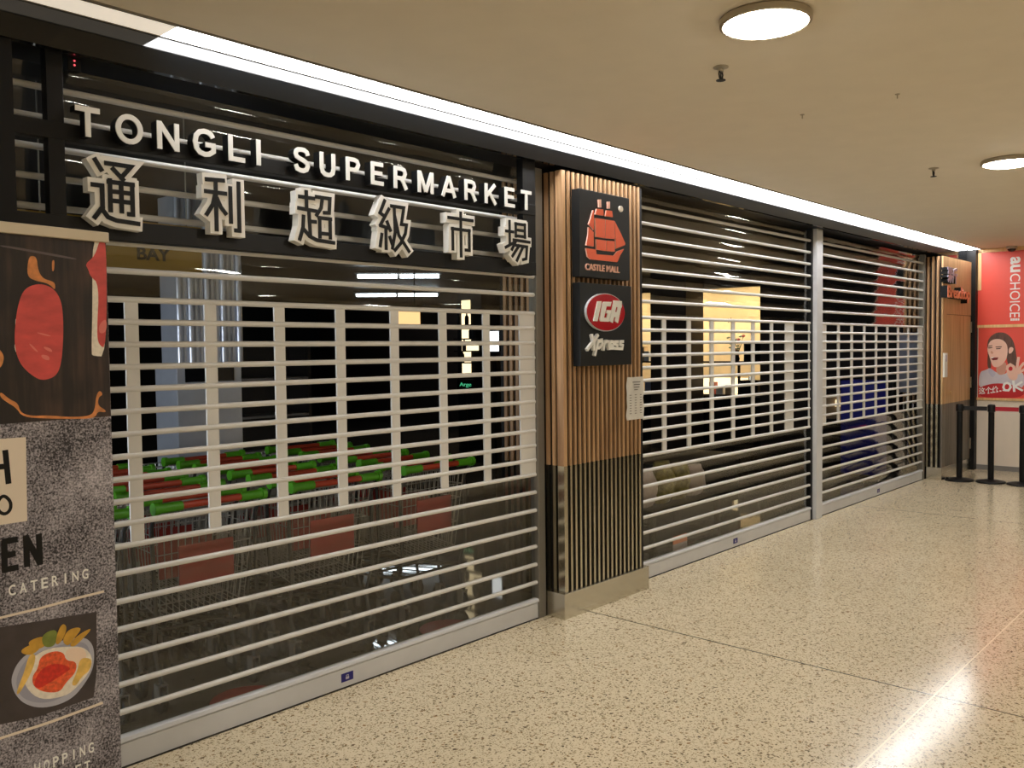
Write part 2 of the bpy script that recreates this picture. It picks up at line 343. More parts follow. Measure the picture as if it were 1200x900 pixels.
# outlines of printed and cut-out shapes, in metres on the surface that carries them
DATA = {'b2':{'avo1':[(-.312,.739),(-.2696,.7457),(-.2517,.7279),(-.283,.7085),(-.3155,.7244)],
'avo2':[(-.2965,.7566),(-.2475,.7618),(-.2357,.7425),(-.2489,.7207),(-.2823,.7304)],
'avo3':[(-.2539,.7572),(-.2317,.7721),(-.2034,.769),(-.2044,.7401),(-.2146,.7172),(-.2457,.723)],
'avo4':[(-.2113,.7227),(-.2004,.7649),(-.1838,.785),(-.1714,.77),(-.1786,.7459),(-.1954,.7214)],
'avo5':[(-.1889,.726),(-.1718,.7571),(-.139,.76),(-.1228,.7503),(-.15,.7249),(-.1702,.7044)],
'avo6':[(-.1669,.7067),(-.1433,.7296),(-.0962,.7444),(-.093,.7369),(-.1307,.7096),(-.1509,.6975)],
'cream':[(-.1768,.6998),(-.1214,.6903),(-.1058,.6525),(-.1333,.6277),(-.1779,.6675)],
'dark':[(-.3962,.8244),(-.0708,.7932),(-.0772,.5902),(-.09,.5103),(-.265,.5087),(-.406,.5282)],
'disc':[(-.3452,.6618),(-.3282,.697),(-.2946,.7214),(-.1951,.731),(-.117,.7222),(-.091,.6949),(-.0826,.659),(-.0883,.6071),(-.1152,.5688),(-.1561,.5326),(-.2081,.5242),(-.2642,.5339),(-.3117,.5643),(-.3372,.6031),(-.3461,.6371)],
'egg':[(-.2919,.7143),(-.2707,.7112),(-.2781,.6722),(-.3036,.6297),(-.3285,.597),(-.3341,.6083),(-.3085,.6627)],
'egg2':[(-.1325,.6539),(-.1059,.6492),(-.0915,.6349),(-.1006,.6042),(-.1278,.5928),(-.1485,.5664),(-.1645,.5782),(-.1438,.6111)],
'line1':[(-.5357,.8535),(-.3725,.8548),(-.2538,.8545),(-.1392,.8586),(-.0446,.8588),(-.0421,.8514),(-.1395,.8502),(-.254,.8469),(-.3727,.8475),(-.5359,.8472)],
'line2':[(-.5481,.4862),(-.3846,.4864),(-.2284,.4827),(-.0598,.4859),(-.058,.4772),(-.2287,.4738),(-.3849,.4785),(-.5484,.4769)],
'rice':[(-.2954,.6964),(-.2396,.718),(-.1766,.7063),(-.1181,.6894),(-.089,.6475),(-.0972,.6032),(-.142,.5643),(-.1818,.5446),(-.2633,.5592),(-.3042,.611),(-.3117,.6574)],
'rim':[(-.3327,.6515),(-.3136,.6894),(-.2829,.7116),(-.1955,.7182),(-.1241,.7097),(-.1014,.6846),(-.0978,.6502),(-.1071,.6129),(-.135,.5752),(-.1752,.5489),(-.2202,.5413),(-.2697,.5518),(-.3113,.5787),(-.331,.6135)],
'roe':[(-.2589,.6981),(-.215,.7044),(-.1836,.6888),(-.1781,.661),(-.1426,.647),(-.147,.6121),(-.1804,.5899),(-.2005,.5639),(-.2503,.5804),(-.2831,.6104),(-.2851,.6427),(-.2662,.6621)],
'roe2':[(-.257,.6593),(-.21,.6642),(-.1595,.6324),(-.1793,.6222),(-.2308,.6061),(-.2683,.596),(-.2828,.6198)]},
'b3':{'box':[(-.5407,1.3989),(-.2788,1.3947),(-.2835,1.1332),(-.5495,1.137)]},
'b3e':{'E1':[(-.3529,1.0833),(-.3547,.9937)],'E2':[(-.3566,1.0814),(-.3164,1.0816)],'E3':[(-.3544,1.0374),(-.3239,1.039)],'E4':[(-.3595,.9948),(-.3167,.9947)],'N1':[(-.2888,1.0857),(-.2881,.9925)],'N2':[(-.2901,1.0859),(-.2486,.9928)],'N3':[(-.2495,1.0838),(-.2487,.9908)]},
'b3s':{'H1':[(-.3409,1.3569),(-.335,1.2601)],'H2':[(-.3812,1.3124),(-.3382,1.3105)],'H3':[(-.3856,1.357),(-.3829,1.2589)],'O':[(-.3454,1.2205),(-.3297,1.2002),(-.3317,1.1748),(-.3491,1.1634),(-.3678,1.1773),(-.37,1.2031),(-.3574,1.2204)]},
'bn':{'burn1':[(-.2529,1.9528),(-.2384,1.9591),(-.2278,1.9511),(-.2254,1.9144),(-.2116,1.8893),(-.186,1.8833),(-.1735,1.8765),(-.1742,1.854),(-.1864,1.8683),(-.2046,1.8771),(-.2337,1.8806),(-.2605,1.8937)],
'burn2':[(-.1817,1.9472),(-.1726,1.9517),(-.1752,1.9177),(-.1813,1.9113)],
'burn3':[(-.3499,1.541),(-.3234,1.5144),(-.2994,1.5021),(-.2933,1.4724),(-.2618,1.4592),(-.2108,1.458),(-.1355,1.4467),(-.0725,1.4462),(-.0558,1.4647),(-.0502,1.5115),(-.0374,1.5306),(-.0257,1.5143),(-.0423,1.5072),(-.0456,1.4798),(-.019,1.4623),(-.0193,1.4544),(-.0462,1.4601),(-.0549,1.441),(-.0887,1.4371),(-.2111,1.4475),
(-.2868,1.4573),(-.3048,1.4878),(-.3305,1.5053),(-.3505,1.523)],
'burn4':[(-.3589,1.6775),(-.3425,1.6631),(-.3343,1.6414),(-.3441,1.6128),(-.3613,1.606)],
'photo':[(-.5952,2.034),(.0024,2.0439),(-.0167,1.4304),(-.6146,1.4671)],
'plate':[(-.0474,2.0382),(.0023,2.04),(-.0101,1.6414),(-.0566,1.6436),(-.0619,1.653),(-.0532,1.8014)],
'rice':[(-.2999,1.7645),(-.2967,1.6918),(-.3055,1.6773),(-.2967,1.6481),(-.2904,1.7574)],
'shine1':[(-.2266,1.651),(-.201,1.6469),(-.1978,1.6304),(-.2198,1.636)],
'shine2':[(-.2184,1.677),(-.1928,1.6694),(-.1881,1.6558),(-.2115,1.6657)],
'shine3':[(-.2629,1.6882),(-.2475,1.6771),(-.2301,1.6547),(-.2479,1.666)],
'shine4':[(-.2425,1.7215),(-.2098,1.7158),(-.1864,1.707),(-.2137,1.7098)],
'streak':[(-.3353,1.9834),(-.2733,1.9796),(-.1035,1.9623),(-.1022,1.9548),(-.2735,1.9723),(-.3355,1.9784)],
'sushi':[(-.2485,1.8665),(-.2121,1.8729),(-.1756,1.8576),(-.1557,1.8208),(-.1513,1.7679),(-.1537,1.6919),(-.163,1.6161),(-.1808,1.5802),(-.2183,1.5687),(-.2435,1.577),(-.2818,1.6113),(-.2981,1.6481),(-.3037,1.6918),(-.2974,1.7573),(-.2896,1.8011),(-.2741,1.8455)],
'tuna':[(-.02,2.0339),(.0021,2.0336),(-.0093,1.6667),(-.0368,1.6803),(-.0412,1.7234),(-.0281,1.8806),(-.058,1.9062),(-.0636,1.9291),(-.0743,1.9438),(-.0398,1.9736)],
'tunas':[(-.0347,1.747),(-.0061,1.7712),(-.0076,1.7237),(-.0333,1.7156)]},
'cat':[(-.3451,.9161),(-.0941,.9098),(-.3484,.9447)],
'cm':[(4.246,2.1404),(4.5827,2.1417),(4.2463,2.1681),(4.2459,2.137)],
'et':[(-.1473,.2909),(-.1174,.2855)],
'hop':[(-.3095,.3569),(-.0972,.3239),(-.1283,.3667)],
'iga':{'G':[(4.3898,1.939),(4.4696,1.9404),(4.4572,1.9115),(4.4172,1.9115),(4.3886,1.8402),(4.4164,1.8395),(4.4286,1.8675),(4.4107,1.8677),(4.4189,1.888),(4.465,1.888),(4.44,1.8151),(4.351,1.816),(4.3453,1.8277),(4.3749,1.9279)],'I':[(4.3233,1.9391),(4.3662,1.9405),(4.3218,1.8167),(4.2813,1.8173)]},
'igaA':{'l':[(4.4641,1.8143),(4.508,1.9309)],'m':[(4.4829,1.8622),(4.5441,1.8612)],'r':[(4.521,1.814),(4.5624,1.9277)],'t':[(4.4917,1.9304),(4.58,1.9283)]},
'moon':[(4.6037,2.5367)],
'oval':[(4.4187,1.8732),(4.2214,1.8887),(4.6252,1.8568),(4.4202,1.9918),(4.4173,1.7556)],
'ship':{'hull':[(4.2287,2.2597),(4.3278,2.2593),(4.3333,2.2295),(4.5251,2.2339),(4.5613,2.2646),(4.6364,2.2854),(4.5921,2.2398),(4.5605,2.1944),(4.2732,2.1929),(4.2431,2.2092)],
'jib':[(4.5266,2.4568),(4.5937,2.3903),(4.6494,2.3197),(4.643,2.3071),(4.5409,2.2756),(4.5355,2.3373)],
'low1':[(4.3325,2.3236),(4.4385,2.3244),(4.4416,2.2539),(4.3355,2.2553)],
'low2':[(4.4385,2.3244),(4.5313,2.3286),(4.5346,2.2572),(4.4416,2.2539)],
'main':[(4.3245,2.4538),(4.4321,2.4555),(4.4326,2.3321),(4.3307,2.3327)],
'main2':[(4.4321,2.4555),(4.5266,2.4568),(4.5334,2.3359),(4.4326,2.3321)],
'mast1':[(4.3598,2.5713),(4.3921,2.5751),(4.3934,2.5181),(4.366,2.5162)],
'mast2':[(4.4564,2.5692),(4.4835,2.5724),(4.4829,2.521),(4.4558,2.5192)],
'mizz1':[(4.3078,2.5005),(4.3154,2.4979),(4.3138,2.3706),(4.2589,2.4028),(4.2765,2.4419)],
'mizz2':[(4.2587,2.3931),(4.3137,2.3659),(4.3125,2.2709),(4.2326,2.2727),(4.2514,2.3419)],
'top1':[(4.3397,2.511),(4.415,2.5135),(4.4184,2.4717),(4.3247,2.47)],
'top2':[(4.4407,2.5128),(4.507,2.5153),(4.5146,2.4734),(4.4303,2.4706)]},
'wom':{'brow1':[(-.3749,1.6235),(-.4277,1.6323),(-.4289,1.6229),(-.3782,1.6117)],
'brow2':[(-.4647,1.6132),(-.5378,1.617),(-.54,1.6054),(-.4701,1.6014)],
'collar':[(-.4041,1.3419),(-.4806,1.2722),(-.4371,1.2015),(-.3781,1.2829)],
'ear':[(-.6209,1.5977),(-.6567,1.6088),(-.6775,1.5798),(-.6524,1.5281),(-.6165,1.5167)],
'eye1':[(-.3751,1.6024),(-.4279,1.6089),(-.4312,1.5972),(-.3859,1.5882)],
'eye2':[(-.4702,1.5898),(-.5276,1.5962),(-.5226,1.5823),(-.4756,1.5781)],
'face':[(-.427,1.7048),(-.5056,1.7151),(-.5683,1.6851),(-.6052,1.621),(-.6062,1.5168),(-.5863,1.4357),(-.5403,1.3717),(-.4831,1.3423),(-.4409,1.3538),(-.4194,1.4005),(-.392,1.5002),(-.368,1.5649),(-.3852,1.6585)],
'gap':[(-.6183,1.3373),(-.6387,1.3606),(-.6645,1.3491),(-.6669,1.3145),(-.6445,1.297),(-.6217,1.3084)],
'hair':[(-.4108,1.7518),(-.4682,1.7915),(-.5256,1.7984),(-.5828,1.7856),(-.64,1.736),(-.6766,1.6662),(-.6981,1.5624),(-.7147,1.4357),(-.7054,1.3551),(-.6542,1.3548),(-.6023,1.3894),(-.5904,1.5516),(-.4115,1.6699),(-.4141,1.4005),(-.42,1.3302),(-.3777,1.33),(-.3716,1.4122),(-.3759,1.5179),(-.3676,1.6118),(-.3743,1.6939)],
'mouth':[(-.4134,1.4708),(-.5027,1.473),(-.4874,1.4415),(-.4401,1.4357),(-.4189,1.4498)],
'neck':[(-.4672,1.3539),(-.5863,1.4357),(-.5978,1.3198),(-.5726,1.2499),(-.4892,1.2489)],
'nose':[(-.4125,1.5645),(-.4423,1.5409),(-.4383,1.5176),(-.4087,1.5224)],
'palm':[(-.6037,1.2502),(-.5947,1.3197),(-.6024,1.3778),(-.6435,1.3895),(-.6796,1.3723),(-.6955,1.3205),(-.7266,1.2746),(-.7222,1.2055),(-.697,1.1763),(-.6353,1.1869)],
'shirt':[(-.2723,1.282),(-.3619,1.3122),(-.4041,1.3419),(-.4785,1.2722),(-.5726,1.2499),(-.6136,1.2967),(-.6655,1.2509),(-.7166,1.2515),(-.7953,1.2982),(-.7982,1.0229),(-.2748,1.0097)],
'sweep':[(-.2742,1.0808),(-.4166,1.1307),(-.5217,1.1385),(-.6256,1.1288),(-.7975,1.0918),(-.799,.9517),(-.2755,.9362)],
'teeth':[(-.4134,1.4767),(-.4608,1.4766),(-.4188,1.4591)]},
'womf':{'f1':[(-.7162,1.2976),(-.7203,1.3897),(-.7317,1.4702)],'f2':[(-.7316,1.2862),(-.7562,1.3554),(-.7922,1.4014)],'f3':[(-.7317,1.2689),(-.767,1.298),(-.8071,1.327)],'f4':[(-.603,1.3198),(-.6078,1.3604),(-.6385,1.3837),(-.6746,1.3607),(-.6904,1.3204)],'thumb':[(-.6084,1.2967),(-.6549,1.2855),(-.6802,1.3204)]},
'womk':{'K1':[(-.6766,1.1702),(-.6882,1.0375)],'K2':[(-.7735,1.1602),(-.6927,1.1011),(-.7797,1.0512)],'O':[(-.6048,1.1458),(-.6359,1.129),(-.6466,1.0886),(-.6212,1.0475),(-.5798,1.05),(-.5618,1.0868),(-.5738,1.1313)]},
'womt':{'a':[(-.2843,1.0336),(-.2847,.9803)],
'a2':[(-.2682,1.0273),(-.3057,1.0365)],
'b':[(-.3163,1.0462),(-.3169,.9871),(-.3648,.9978)],
'b2':[(-.3163,1.0462),(-.3483,1.0528),(-.3486,1.0234),(-.3241,1.018)],
'c':[(-.3858,1.0302),(-.4119,1.0778),(-.4439,1.0433)],
'c2':[(-.4141,1.0661),(-.4146,1.0132)],
'd':[(-.4646,1.0848),(-.4599,1.0202)],
'd2':[(-.483,1.029),(-.4824,1.091),(-.5221,1.0977),(-.5185,1.0369)],
'd3':[(-.5013,1.0856),(-.5018,1.0295)]},
'xp':{'X1':[(4.2783,1.7302),(4.295,1.6872),(4.2983,1.643)],
'X2':[(4.3382,1.7305),(4.2893,1.6872),(4.2333,1.6435)],
'e1':[(4.4483,1.6632),(4.4969,1.6701),(4.5022,1.6869),(4.4768,1.6917),(4.4514,1.6721),(4.4561,1.6483),(4.4967,1.651)],
'p1':[(4.3427,1.6989),(4.3057,1.6102)],
'p2':[(4.3377,1.6872),(4.3771,1.7),(4.3787,1.6724),(4.347,1.652),(4.3236,1.6521)],
'r1':[(4.4086,1.6929),(4.3961,1.6422)],
'r2':[(4.4025,1.6752),(4.4266,1.6941),(4.4486,1.6905)],
's1':[(4.5484,1.6904),(4.5175,1.6904),(4.5133,1.6749),(4.5419,1.6675),(4.5376,1.6477),(4.5017,1.6485)],
's2':[(4.6056,1.6915),(4.5743,1.6904),(4.5689,1.6747),(4.6001,1.6673),(4.5936,1.6455),(4.553,1.647)]}}
# ================================================================== the setting
struct('floor', MB().box(-6, 20, -8, -0.01, -0.10, 0), M['floor'])
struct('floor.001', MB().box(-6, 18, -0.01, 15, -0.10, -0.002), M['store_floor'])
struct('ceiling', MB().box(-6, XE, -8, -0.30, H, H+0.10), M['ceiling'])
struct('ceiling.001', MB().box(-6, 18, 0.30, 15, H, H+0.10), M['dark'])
struct('ceiling.002', MB().box(XE, 20, -8, 0.4, H, H+0.10), M['ceiling'])
struct('wall_end', MB().box(XE, XE+0.12, -1.02, 0.40, 0, H), M['marble'])
struct('wall_front', MB().box(-6, 20, -8.1, -8, 0, H), M['wall'])
struct('wall_left', MB().box(-6.1, -6, -8, 15, 0, H), M['wall'])
struct('wall_far', MB().box(20, 20.1, -8, 0.4, 0, H), M['brown'])
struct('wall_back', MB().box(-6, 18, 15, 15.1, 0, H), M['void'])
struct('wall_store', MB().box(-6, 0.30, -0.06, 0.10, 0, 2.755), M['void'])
struct('wall_right', MB().box(XE+0.4, XE+0.52, 0.40, 2.85, 0, H).box(XE+0.4, XE+0.52, 6.8, 15, 0, H).box(XE+0.4, XE+0.52, 2.85, 6.8, 2.62, H), M['brown'])
struct('wall_room', MB().box(14.4, 14.5, 2.0, 8.0, 0, H).box(XE+0.52, 14.4, 2.0, 2.1, 0, H).box(XE+0.52, 14.4, 7.9, 8.0, 0, H), M['cream_room'])
struct('wall_shop', MB().box(XE, XE+0.1, -8, -3.0, 0, 0.25).box(XE, XE+0.1, -8, -3.0, 2.5, H).box(XE+0.02, XE+0.06, -8, -3.0, 0.25, 2.5), M['glassy'])
# shop-front head: glossy fascia, black shutter box behind it
struct('trim_1', MB().box(-6, XE, -0.145, -0.115, 2.741, H), M['fascia'])
struct('trim_2', MB().box(-6, XE, -0.115, 0.30, 2.75, H), M['void'])
struct('baseboard_end', MB().box(XE-0.012, XE, -1.02, -0.20, 0, 0.065), M['skirt'])
struct('trim_3', MB().box(12.462, XE, -0.25, -0.02, 0, H-0.01), M['black'])         # black frame beside the timber panel
struct('trim_4', MB().box(0.30, 1.095, -0.13, 0.10, 0, 2.755), M['void'])          # black end of the shop-front
struct('trim_5', MB().box(XE-0.02, XE, -0.292, -0.235, 2.35, H-0.03).box(XE-0.02, XE, -1.02, -0.235, H-0.05, H-0.004), M['pale_wood'])

# strip light along the shop-front
t = thing('strip_light', (7, -0.2, H), 'long bright white strip light along the ceiling above the shutters', 'light')
MB().box(1.62, XE-0.06, -0.290, -0.153, H-0.006, H+0.004).build('diffuser', M['strip'], t)
MB().box(-6, 1.62, -0.290, -0.153, H-0.006, H+0.004).build('spill_glow_diffuser', M['strip_spill'], t)  # has no tubes; emission stands in for light spilling from the lit length
MB().box(-6, XE, -0.30, -0.290, H-0.008, H+0.05).box(-6, XE, -0.153, -0.145, H-0.008, H+0.05).box(XE-0.06, XE, -0.290, -0.153, H-0.006, H+0.004).box(-6, XE, -0.290, -0.153, H+0.03, H+0.05).build('housing', M['track'], t)

# round ceiling lamps
def lamp(x, y, label):
    t = thing('ceiling_lamp', (x, y, H), label, 'ceiling light', 'round ceiling lamps')
    MB().lathe([(0.165, 0), (0.170, -0.006), (0.168, -0.026), (0.158, -0.030), (0.154, -0.026), (0.152, 0)], (x, y, H), 40).build('rim', M['lamp_rim'], t, True)
    MB().lathe([(0.150, -0.012), (0.148, -0.030), (0.12, -0.040), (0.07, -0.047), (0.001, -0.05)], (x, y, H), 40).build('diffuser', M['lamp'], t, True)
    return t
l0 = lamp(3.105, -1.93, 'round lit ceiling lamp nearest the camera, at the top of the photo')
LAMPS = [(6.62, -1.95, 'round lit ceiling lamp further along, cut by the right edge of the photo')]
ROWT = {-1.95: 'lamp row nearest the shutters', -4.6: 'added middle lamp row', -7.0: 'added lamp row nearest the far wall'}  # middle and far rows are added to spread light over floor and ceiling
for y in ROWT:
    for i, x in enumerate((-3.9, -0.4, 3.1, 6.6, 10.12)):
        if y == -1.95 and i in (2, 3): continue
        LAMPS.append((x, y, 'round lit ceiling lamp, %s in the %s, out of frame' % (['first', 'second', 'third', 'fourth', 'fifth'][i], ROWT[y])))
for x, y, lb in LAMPS:
    c = copy_tree(l0); c.location = (x, y, H); c['label'] = lb

# sprinklers, hooks, dome camera
def sprinkler(x, y, label):
    t = thing('sprinkler', (x, y, H), label, 'sprinkler', 'ceiling sprinklers')
    MB().lathe([(0.034, 0), (0.034, -0.004), (0.012, -0.010), (0.012, -0.022)], (x, y, H), 16).build('base_plate', M['lamp_rim'], t, True)
    b = MB()
    for s in (-1, 1): b.tube([(x+s*0.010, y, H-0.02), (x+s*0.017, y, H-0.032), (x+s*0.012, y, H-0.048), (x, y, H-0.056)], 0.0035, 6)
    b.tube([(x, y, H-0.02), (x, y, H-0.05)], 0.003, 6)
    b.build('yoke', M['black'], t, True)
    MB().lathe([(0.004, -0.054), (0.021, -0.057), (0.021, -0.060), (0.004, -0.062)], (x, y, H), 12).build('deflector', M['black'], t)
    return t
sprinkler(3.51, -1.52, 'small dark fire sprinkler on the ceiling nearest the camera')
sprinkler(6.555, -1.495, 'small dark fire sprinkler on the ceiling nearer the end wall')
for (x, y, lb) in ((4.53, -1.44, 'tiny metal hook in the ceiling nearer the shutters'), (4.50, -1.94, 'tiny metal hook in the ceiling further from the shutters')):
    tag(MB().lathe([(0.012, 0), (0.012, -0.003), (0.003, -0.004), (0.003, -0.022)], (x, y, H), 8).build('ceiling_hook', M['lamp_rim']), lb, 'hook', 'ceiling hooks')
t = thing('dome_camera', (12.50, -0.655, H), 'small black dome security camera on the ceiling above the red sign', 'security camera')
MB().lathe([(0.062, 0), (0.062, -0.03), (0.056, -0.034)], (12.50, -0.655, H), 24).build('base', M['lamp_rim'], t, True)
MB().lathe([(0.05, -0.034), (0.046, -0.05), (0.03, -0.066), (0.001, -0.072)], (12.50, -0.655, H), 24).build('dome', M['glassy'], t, True)

# ================================================================== roller shutters
BARS = [0.232+0.1113*k for k in range(6)] + [0.897+0.0891*k for k in range(12)] + [1.99+0.11*k for k in range(7)]
def shutter(x0, x1, uprights, wide, label, name='roller_shutter', lab_x=None, tracks=()):
    t = thing(name, ((x0+x1)/2, 0.012, 0), label, 'roller shutter', 'roller shutters across the shop-front')
    b = MB(); prof = []
    for a in range(12):
        an = 2*math.pi*a/12; prof.append((0.012+0.012*math.cos(an), 0.0125*math.sin(an)))
    for z in BARS:
        zc = z-0.0125
        b.prism(prof, lambda u, v, w, zc=zc: (w, u, zc+v), x0, x1)
    b.build('cross_bars', M['slat'], t, True)
    b = MB(); za, zb = BARS[6]-0.02, BARS[17]-0.01
    for x in uprights: b.box(x-0.027, x+0.027, 0.006, 0.016, za, zb)
    for xa, xb in wide: b.box(xa, xb, 0.006, 0.016, za, zb)
    b.build('grille_uprights', M['slat'], t)
    b = MB(); zs = [0.12] + BARS[:7]
    pairs = [(zs[i], zs[i+1]) for i in range(7)] + [(BARS[i], BARS[i+1]) for i in range(17, 24)] + [(BARS[24], 2.74)]
    for za, zb in pairs:
        h = zb-za-0.012; zc = (za+zb)/2-0.011; tl = random.uniform(-0.022, 0.022); bow = random.uniform(0.002, 0.006)
        n = 6; ring = []
        for i in range(n+1):
            q = i/n*2-1; ring.append((0.018 + bow*(1-q*q) + tl*q*h/2, zc+q*h/2))
        vs, fs = [], []
        for (y, z) in ring: vs += [(x0, y, z), (x1, y, z), (x0, y+0.002, z), (x1, y+0.002, z)]
        for i in range(n):
            o = 4*i; fs += [(o, o+1, o+5, o+4), (o+2, o+6, o+7, o+3)]
        fs += [(0, 2, 3, 1), (4*n, 4*n+1, 4*n+3, 4*n+2)] + [(4*i, 4*i+4, 4*i+6, 4*i+2) for i in range(n)] + [(4*i+1, 4*i+3, 4*i+7, 4*i+5) for i in range(n)]
        b.add(vs, fs)
    b.build('clear_panels', M['clear'], t, True)
    b = MB(); pf = [(0.0, 0.004), (0.0, 0.094), (0.006, 0.098), (-0.006, 0.100), (-0.010, 0.106), (-0.006, 0.120), (0.004, 0.123), (0.03, 0.123), (0.036, 0.004)]
    b.prism(pf, lambda u, v, w: (w, u, v), x0, x1)
    b.build('bottom_rail', M['rail'], t)
    if lab_x:
        k = MB().box(lab_x-0.036, lab_x+0.036, -0.0012, 0.001, 0.030, 0.072).build('lock_sticker', M['decal_blue'], t); k['label'] = 'dark blue sticker with a pale padlock mark'
        q = MB().box(lab_x-0.010, lab_x+0.010, -0.0018, -0.001, 0.040, 0.052)
        q.stroke([(lab_x-0.006, 0.052), (lab_x-0.006, 0.060), (lab_x+0.006, 0.060), (lab_x+0.006, 0.052)], 0.003, front(-0.001), 0, 0.0008)
        q.build('padlock_mark', M['shirt_b'], k)
    for xa, xb, ya in tracks:
        MB().box(xa, xb, ya, 0.05, 0, 2.74).build('guide_track', M['track'], t, bevel=0.003)
    return t
shutter(1.097, 4.01, [1.207+0.3385*k for k in range(8)], [(3.86, 4.0)], 'wide light grey roller shutter behind the black framed shop sign, left of the timber pillar', lab_x=2.556, tracks=[(3.995, 4.058, -0.012)])
shutter(5.0, 7.955, [5.092+0.345*k for k in range(7)], [(7.43, 7.60), (7.93, 7.95)], 'light grey roller shutter between the timber pillar and the upright post', lab_x=6.49)
shutter(8.135, 11.2, [8.634+0.3425*k for k in range(7)], [(8.14, 8.33), (11.03, 11.19)], 'light grey roller shutter between the upright post and the end panel', lab_x=9.73, tracks=[(11.195, 11.245, -0.012)])
t = thing('shutter_post', (8.065, 0, 0), 'square light aluminium post standing between the two right hand shutters', 'post')
MB().box(8.0, 8.135, -0.04, 0.05, 0, 2.75).build('post_body', M['rail'], t, bevel=0.004)
MB().box(7.957, 8.0, 0.0, 0.045, 0.0, 2.75).build('guide_channel', M['black'], t)  # solid black stands in for the shade inside the channel

# ================================================================== slatted pillars
t = thing('slatted_pillar', (4.5, 0.1, 0), 'pillar clad in oak battens with steel lower half, carrying two black signs', 'pillar')
PZ, PT = 0.935, 2.722
MB().box(4.112, 4.96, -0.124, 0.40, 0.10, 2.72).build('core', M['void'], t)
a, b = MB(), MB()
for k in range(18):
    x = 4.103 + 0.0465*k
    for mb, z0, z1 in ((a, PZ, PT), (b, 0.15, PZ)): mb.box(x, x+0.0185, -0.139, -0.124, z0, z1)
for mb, z0, z1 in ((a, PZ, PT), (b, 0.15, PZ)): mb.box(4.090, 4.1125, -0.1385, -0.088, z0, z1)
for k in range(9):
    y = -0.066 + 0.050*k
    for mb, z0, z1 in ((a, PZ, PT), (b, 0.15, PZ)): mb.box(4.096, 4.112, y, y+0.024, z0, z1)
a.build('timber_battens', M['wood'], t); o = b.build('steel_battens', M['slat_steel'], t); o['label'] = 'steel lower battens'
MB().box(4.064, 4.98, -0.155, 0.03, 0, 0.158).build('plinth', M['steel'], t, bevel=0.002)
t = thing('notice', (4.84, -0.138, 1.31), 'crinkled laminated notice with grey lines taped to the right edge of the batten pillar', 'notice')
b = MB(); nx, nz = 8, 10; vs, fs = [], []
for i in range(nx+1):
    for j in range(nz+1):
        vs.append((4.742+0.198*i/nx, -0.146+0.006*math.sin(2.3*i+1.7*j)*0.5+0.003*math.sin(1.1*j-2*i), 1.172+0.284*j/nz))
k = len(vs); vs += [(x, y+0.0015, z) for x, y, z in vs]
for i in range(nx):
    for j in range(nz):
        q = i*(nz+1)+j; fs += [(q, q+nz+1, q+nz+2, q+1), (k+q, k+q+1, k+q+nz+2, k+q+nz+1)]
b.add(vs, fs); b.build('sheet', M['paper'], t, True)
b = MB()
for j, (xa, xb) in enumerate(((4.80, 4.89), (4.815, 4.885), (4.815, 4.88), (4.82, 4.86))): b.box(xa, xb, -0.1535, -0.1525, 1.420-0.017*j, 1.425-0.017*j)
b.build('heading_lines', M['ink'], t); b = MB()
for j in range(8):
    for xa in (4.765, 4.825, 4.885): b.box(xa, xa+0.022, -0.1535, -0.1525, 1.335-0.0175*j, 1.339-0.0175*j)
b.build('text_columns', M['ink'], t)

t = thing('end_pillar', (11.8, -0.1, 0), 'flush oak panel pillar with grey lower half at the end of the shop-front', 'pillar')
MB().box(11.33, 12.455, -0.18, 0.35, 0.0, 2.71).build('core', M['void'], t)
a, b = MB(), MB()
for k in range(8):
    y = -0.148 + 0.055*k
    if k == 3: continue
    for mb, z0, z1 in ((a, 0.925, 2.715), (b, 0.15, 0.925)): mb.box(11.275, 11.33, y, y+0.022, z0, z1)
a.build('timber_battens', M['wood'], t); b.build('grey_battens', M['slat_steel'], t)
MB().box(11.275, 11.43, -0.20, -0.18, 0.925, 2.715).box(11.43, 12.455, -0.20, -0.18, 2.02, 2.715).build('oak_panel', M['veneer'], t)
MB().box(11.275, 11.43, -0.20, -0.18, 0.15, 0.925).build('grey_panel', M['grey_veneer'], t)
MB().box(11.25, 12.458, -0.205, -0.03, 0, 0.154).build('plinth', M['steel'], t, bevel=0.002)
d = struct('door_1', MB().box(11.436, 12.448, -0.199, -0.182, 0.925, 2.014, 0).box(11.436, 12.448, -0.199, -0.182, 0.156, 0.925, 1), [M['veneer'], M['grey_veneer']])
b = MB()
for z in (0.28, 1.08, 1.80): b.box(12.435, 12.466, -0.212, -0.198, z, z+0.14)
b.build('hinge_plates', M['lamp_rim'], d)
MB().lathe([(0.004, 0), (0.006, -0.012), (0.016, -0.018), (0.016, -0.028), (0.003, -0.032)], (11.53, -0.199, 1.06), 14, 'y').build('knob', M['pale_wood'], d, True)
t = thing('intercom', (11.335, -0.2, 1.40), 'white slim wall plate fixed to the oak end panel', 'wall plate')
MB().box(11.235+0.05, 11.40, -0.222, -0.20, 1.25, 1.545).build('plate', M['white'], t, bevel=0.004)
MB().box(11.32, 11.365, -0.2245, -0.221, 1.44, 1.52).build('speaker_grille', M['shirt_b'], t)
tag(MB().lathe([(0.02, 0), (0.022, 0.004), (0.012, 0.02), (0.018, 0.035), (0.012, 0.045)], (11.29, -0.26, 0), 14).build('door_stop', M['black'], None, True), 'small black door stop on the floor at the corner of the end pillar', 'door stop')

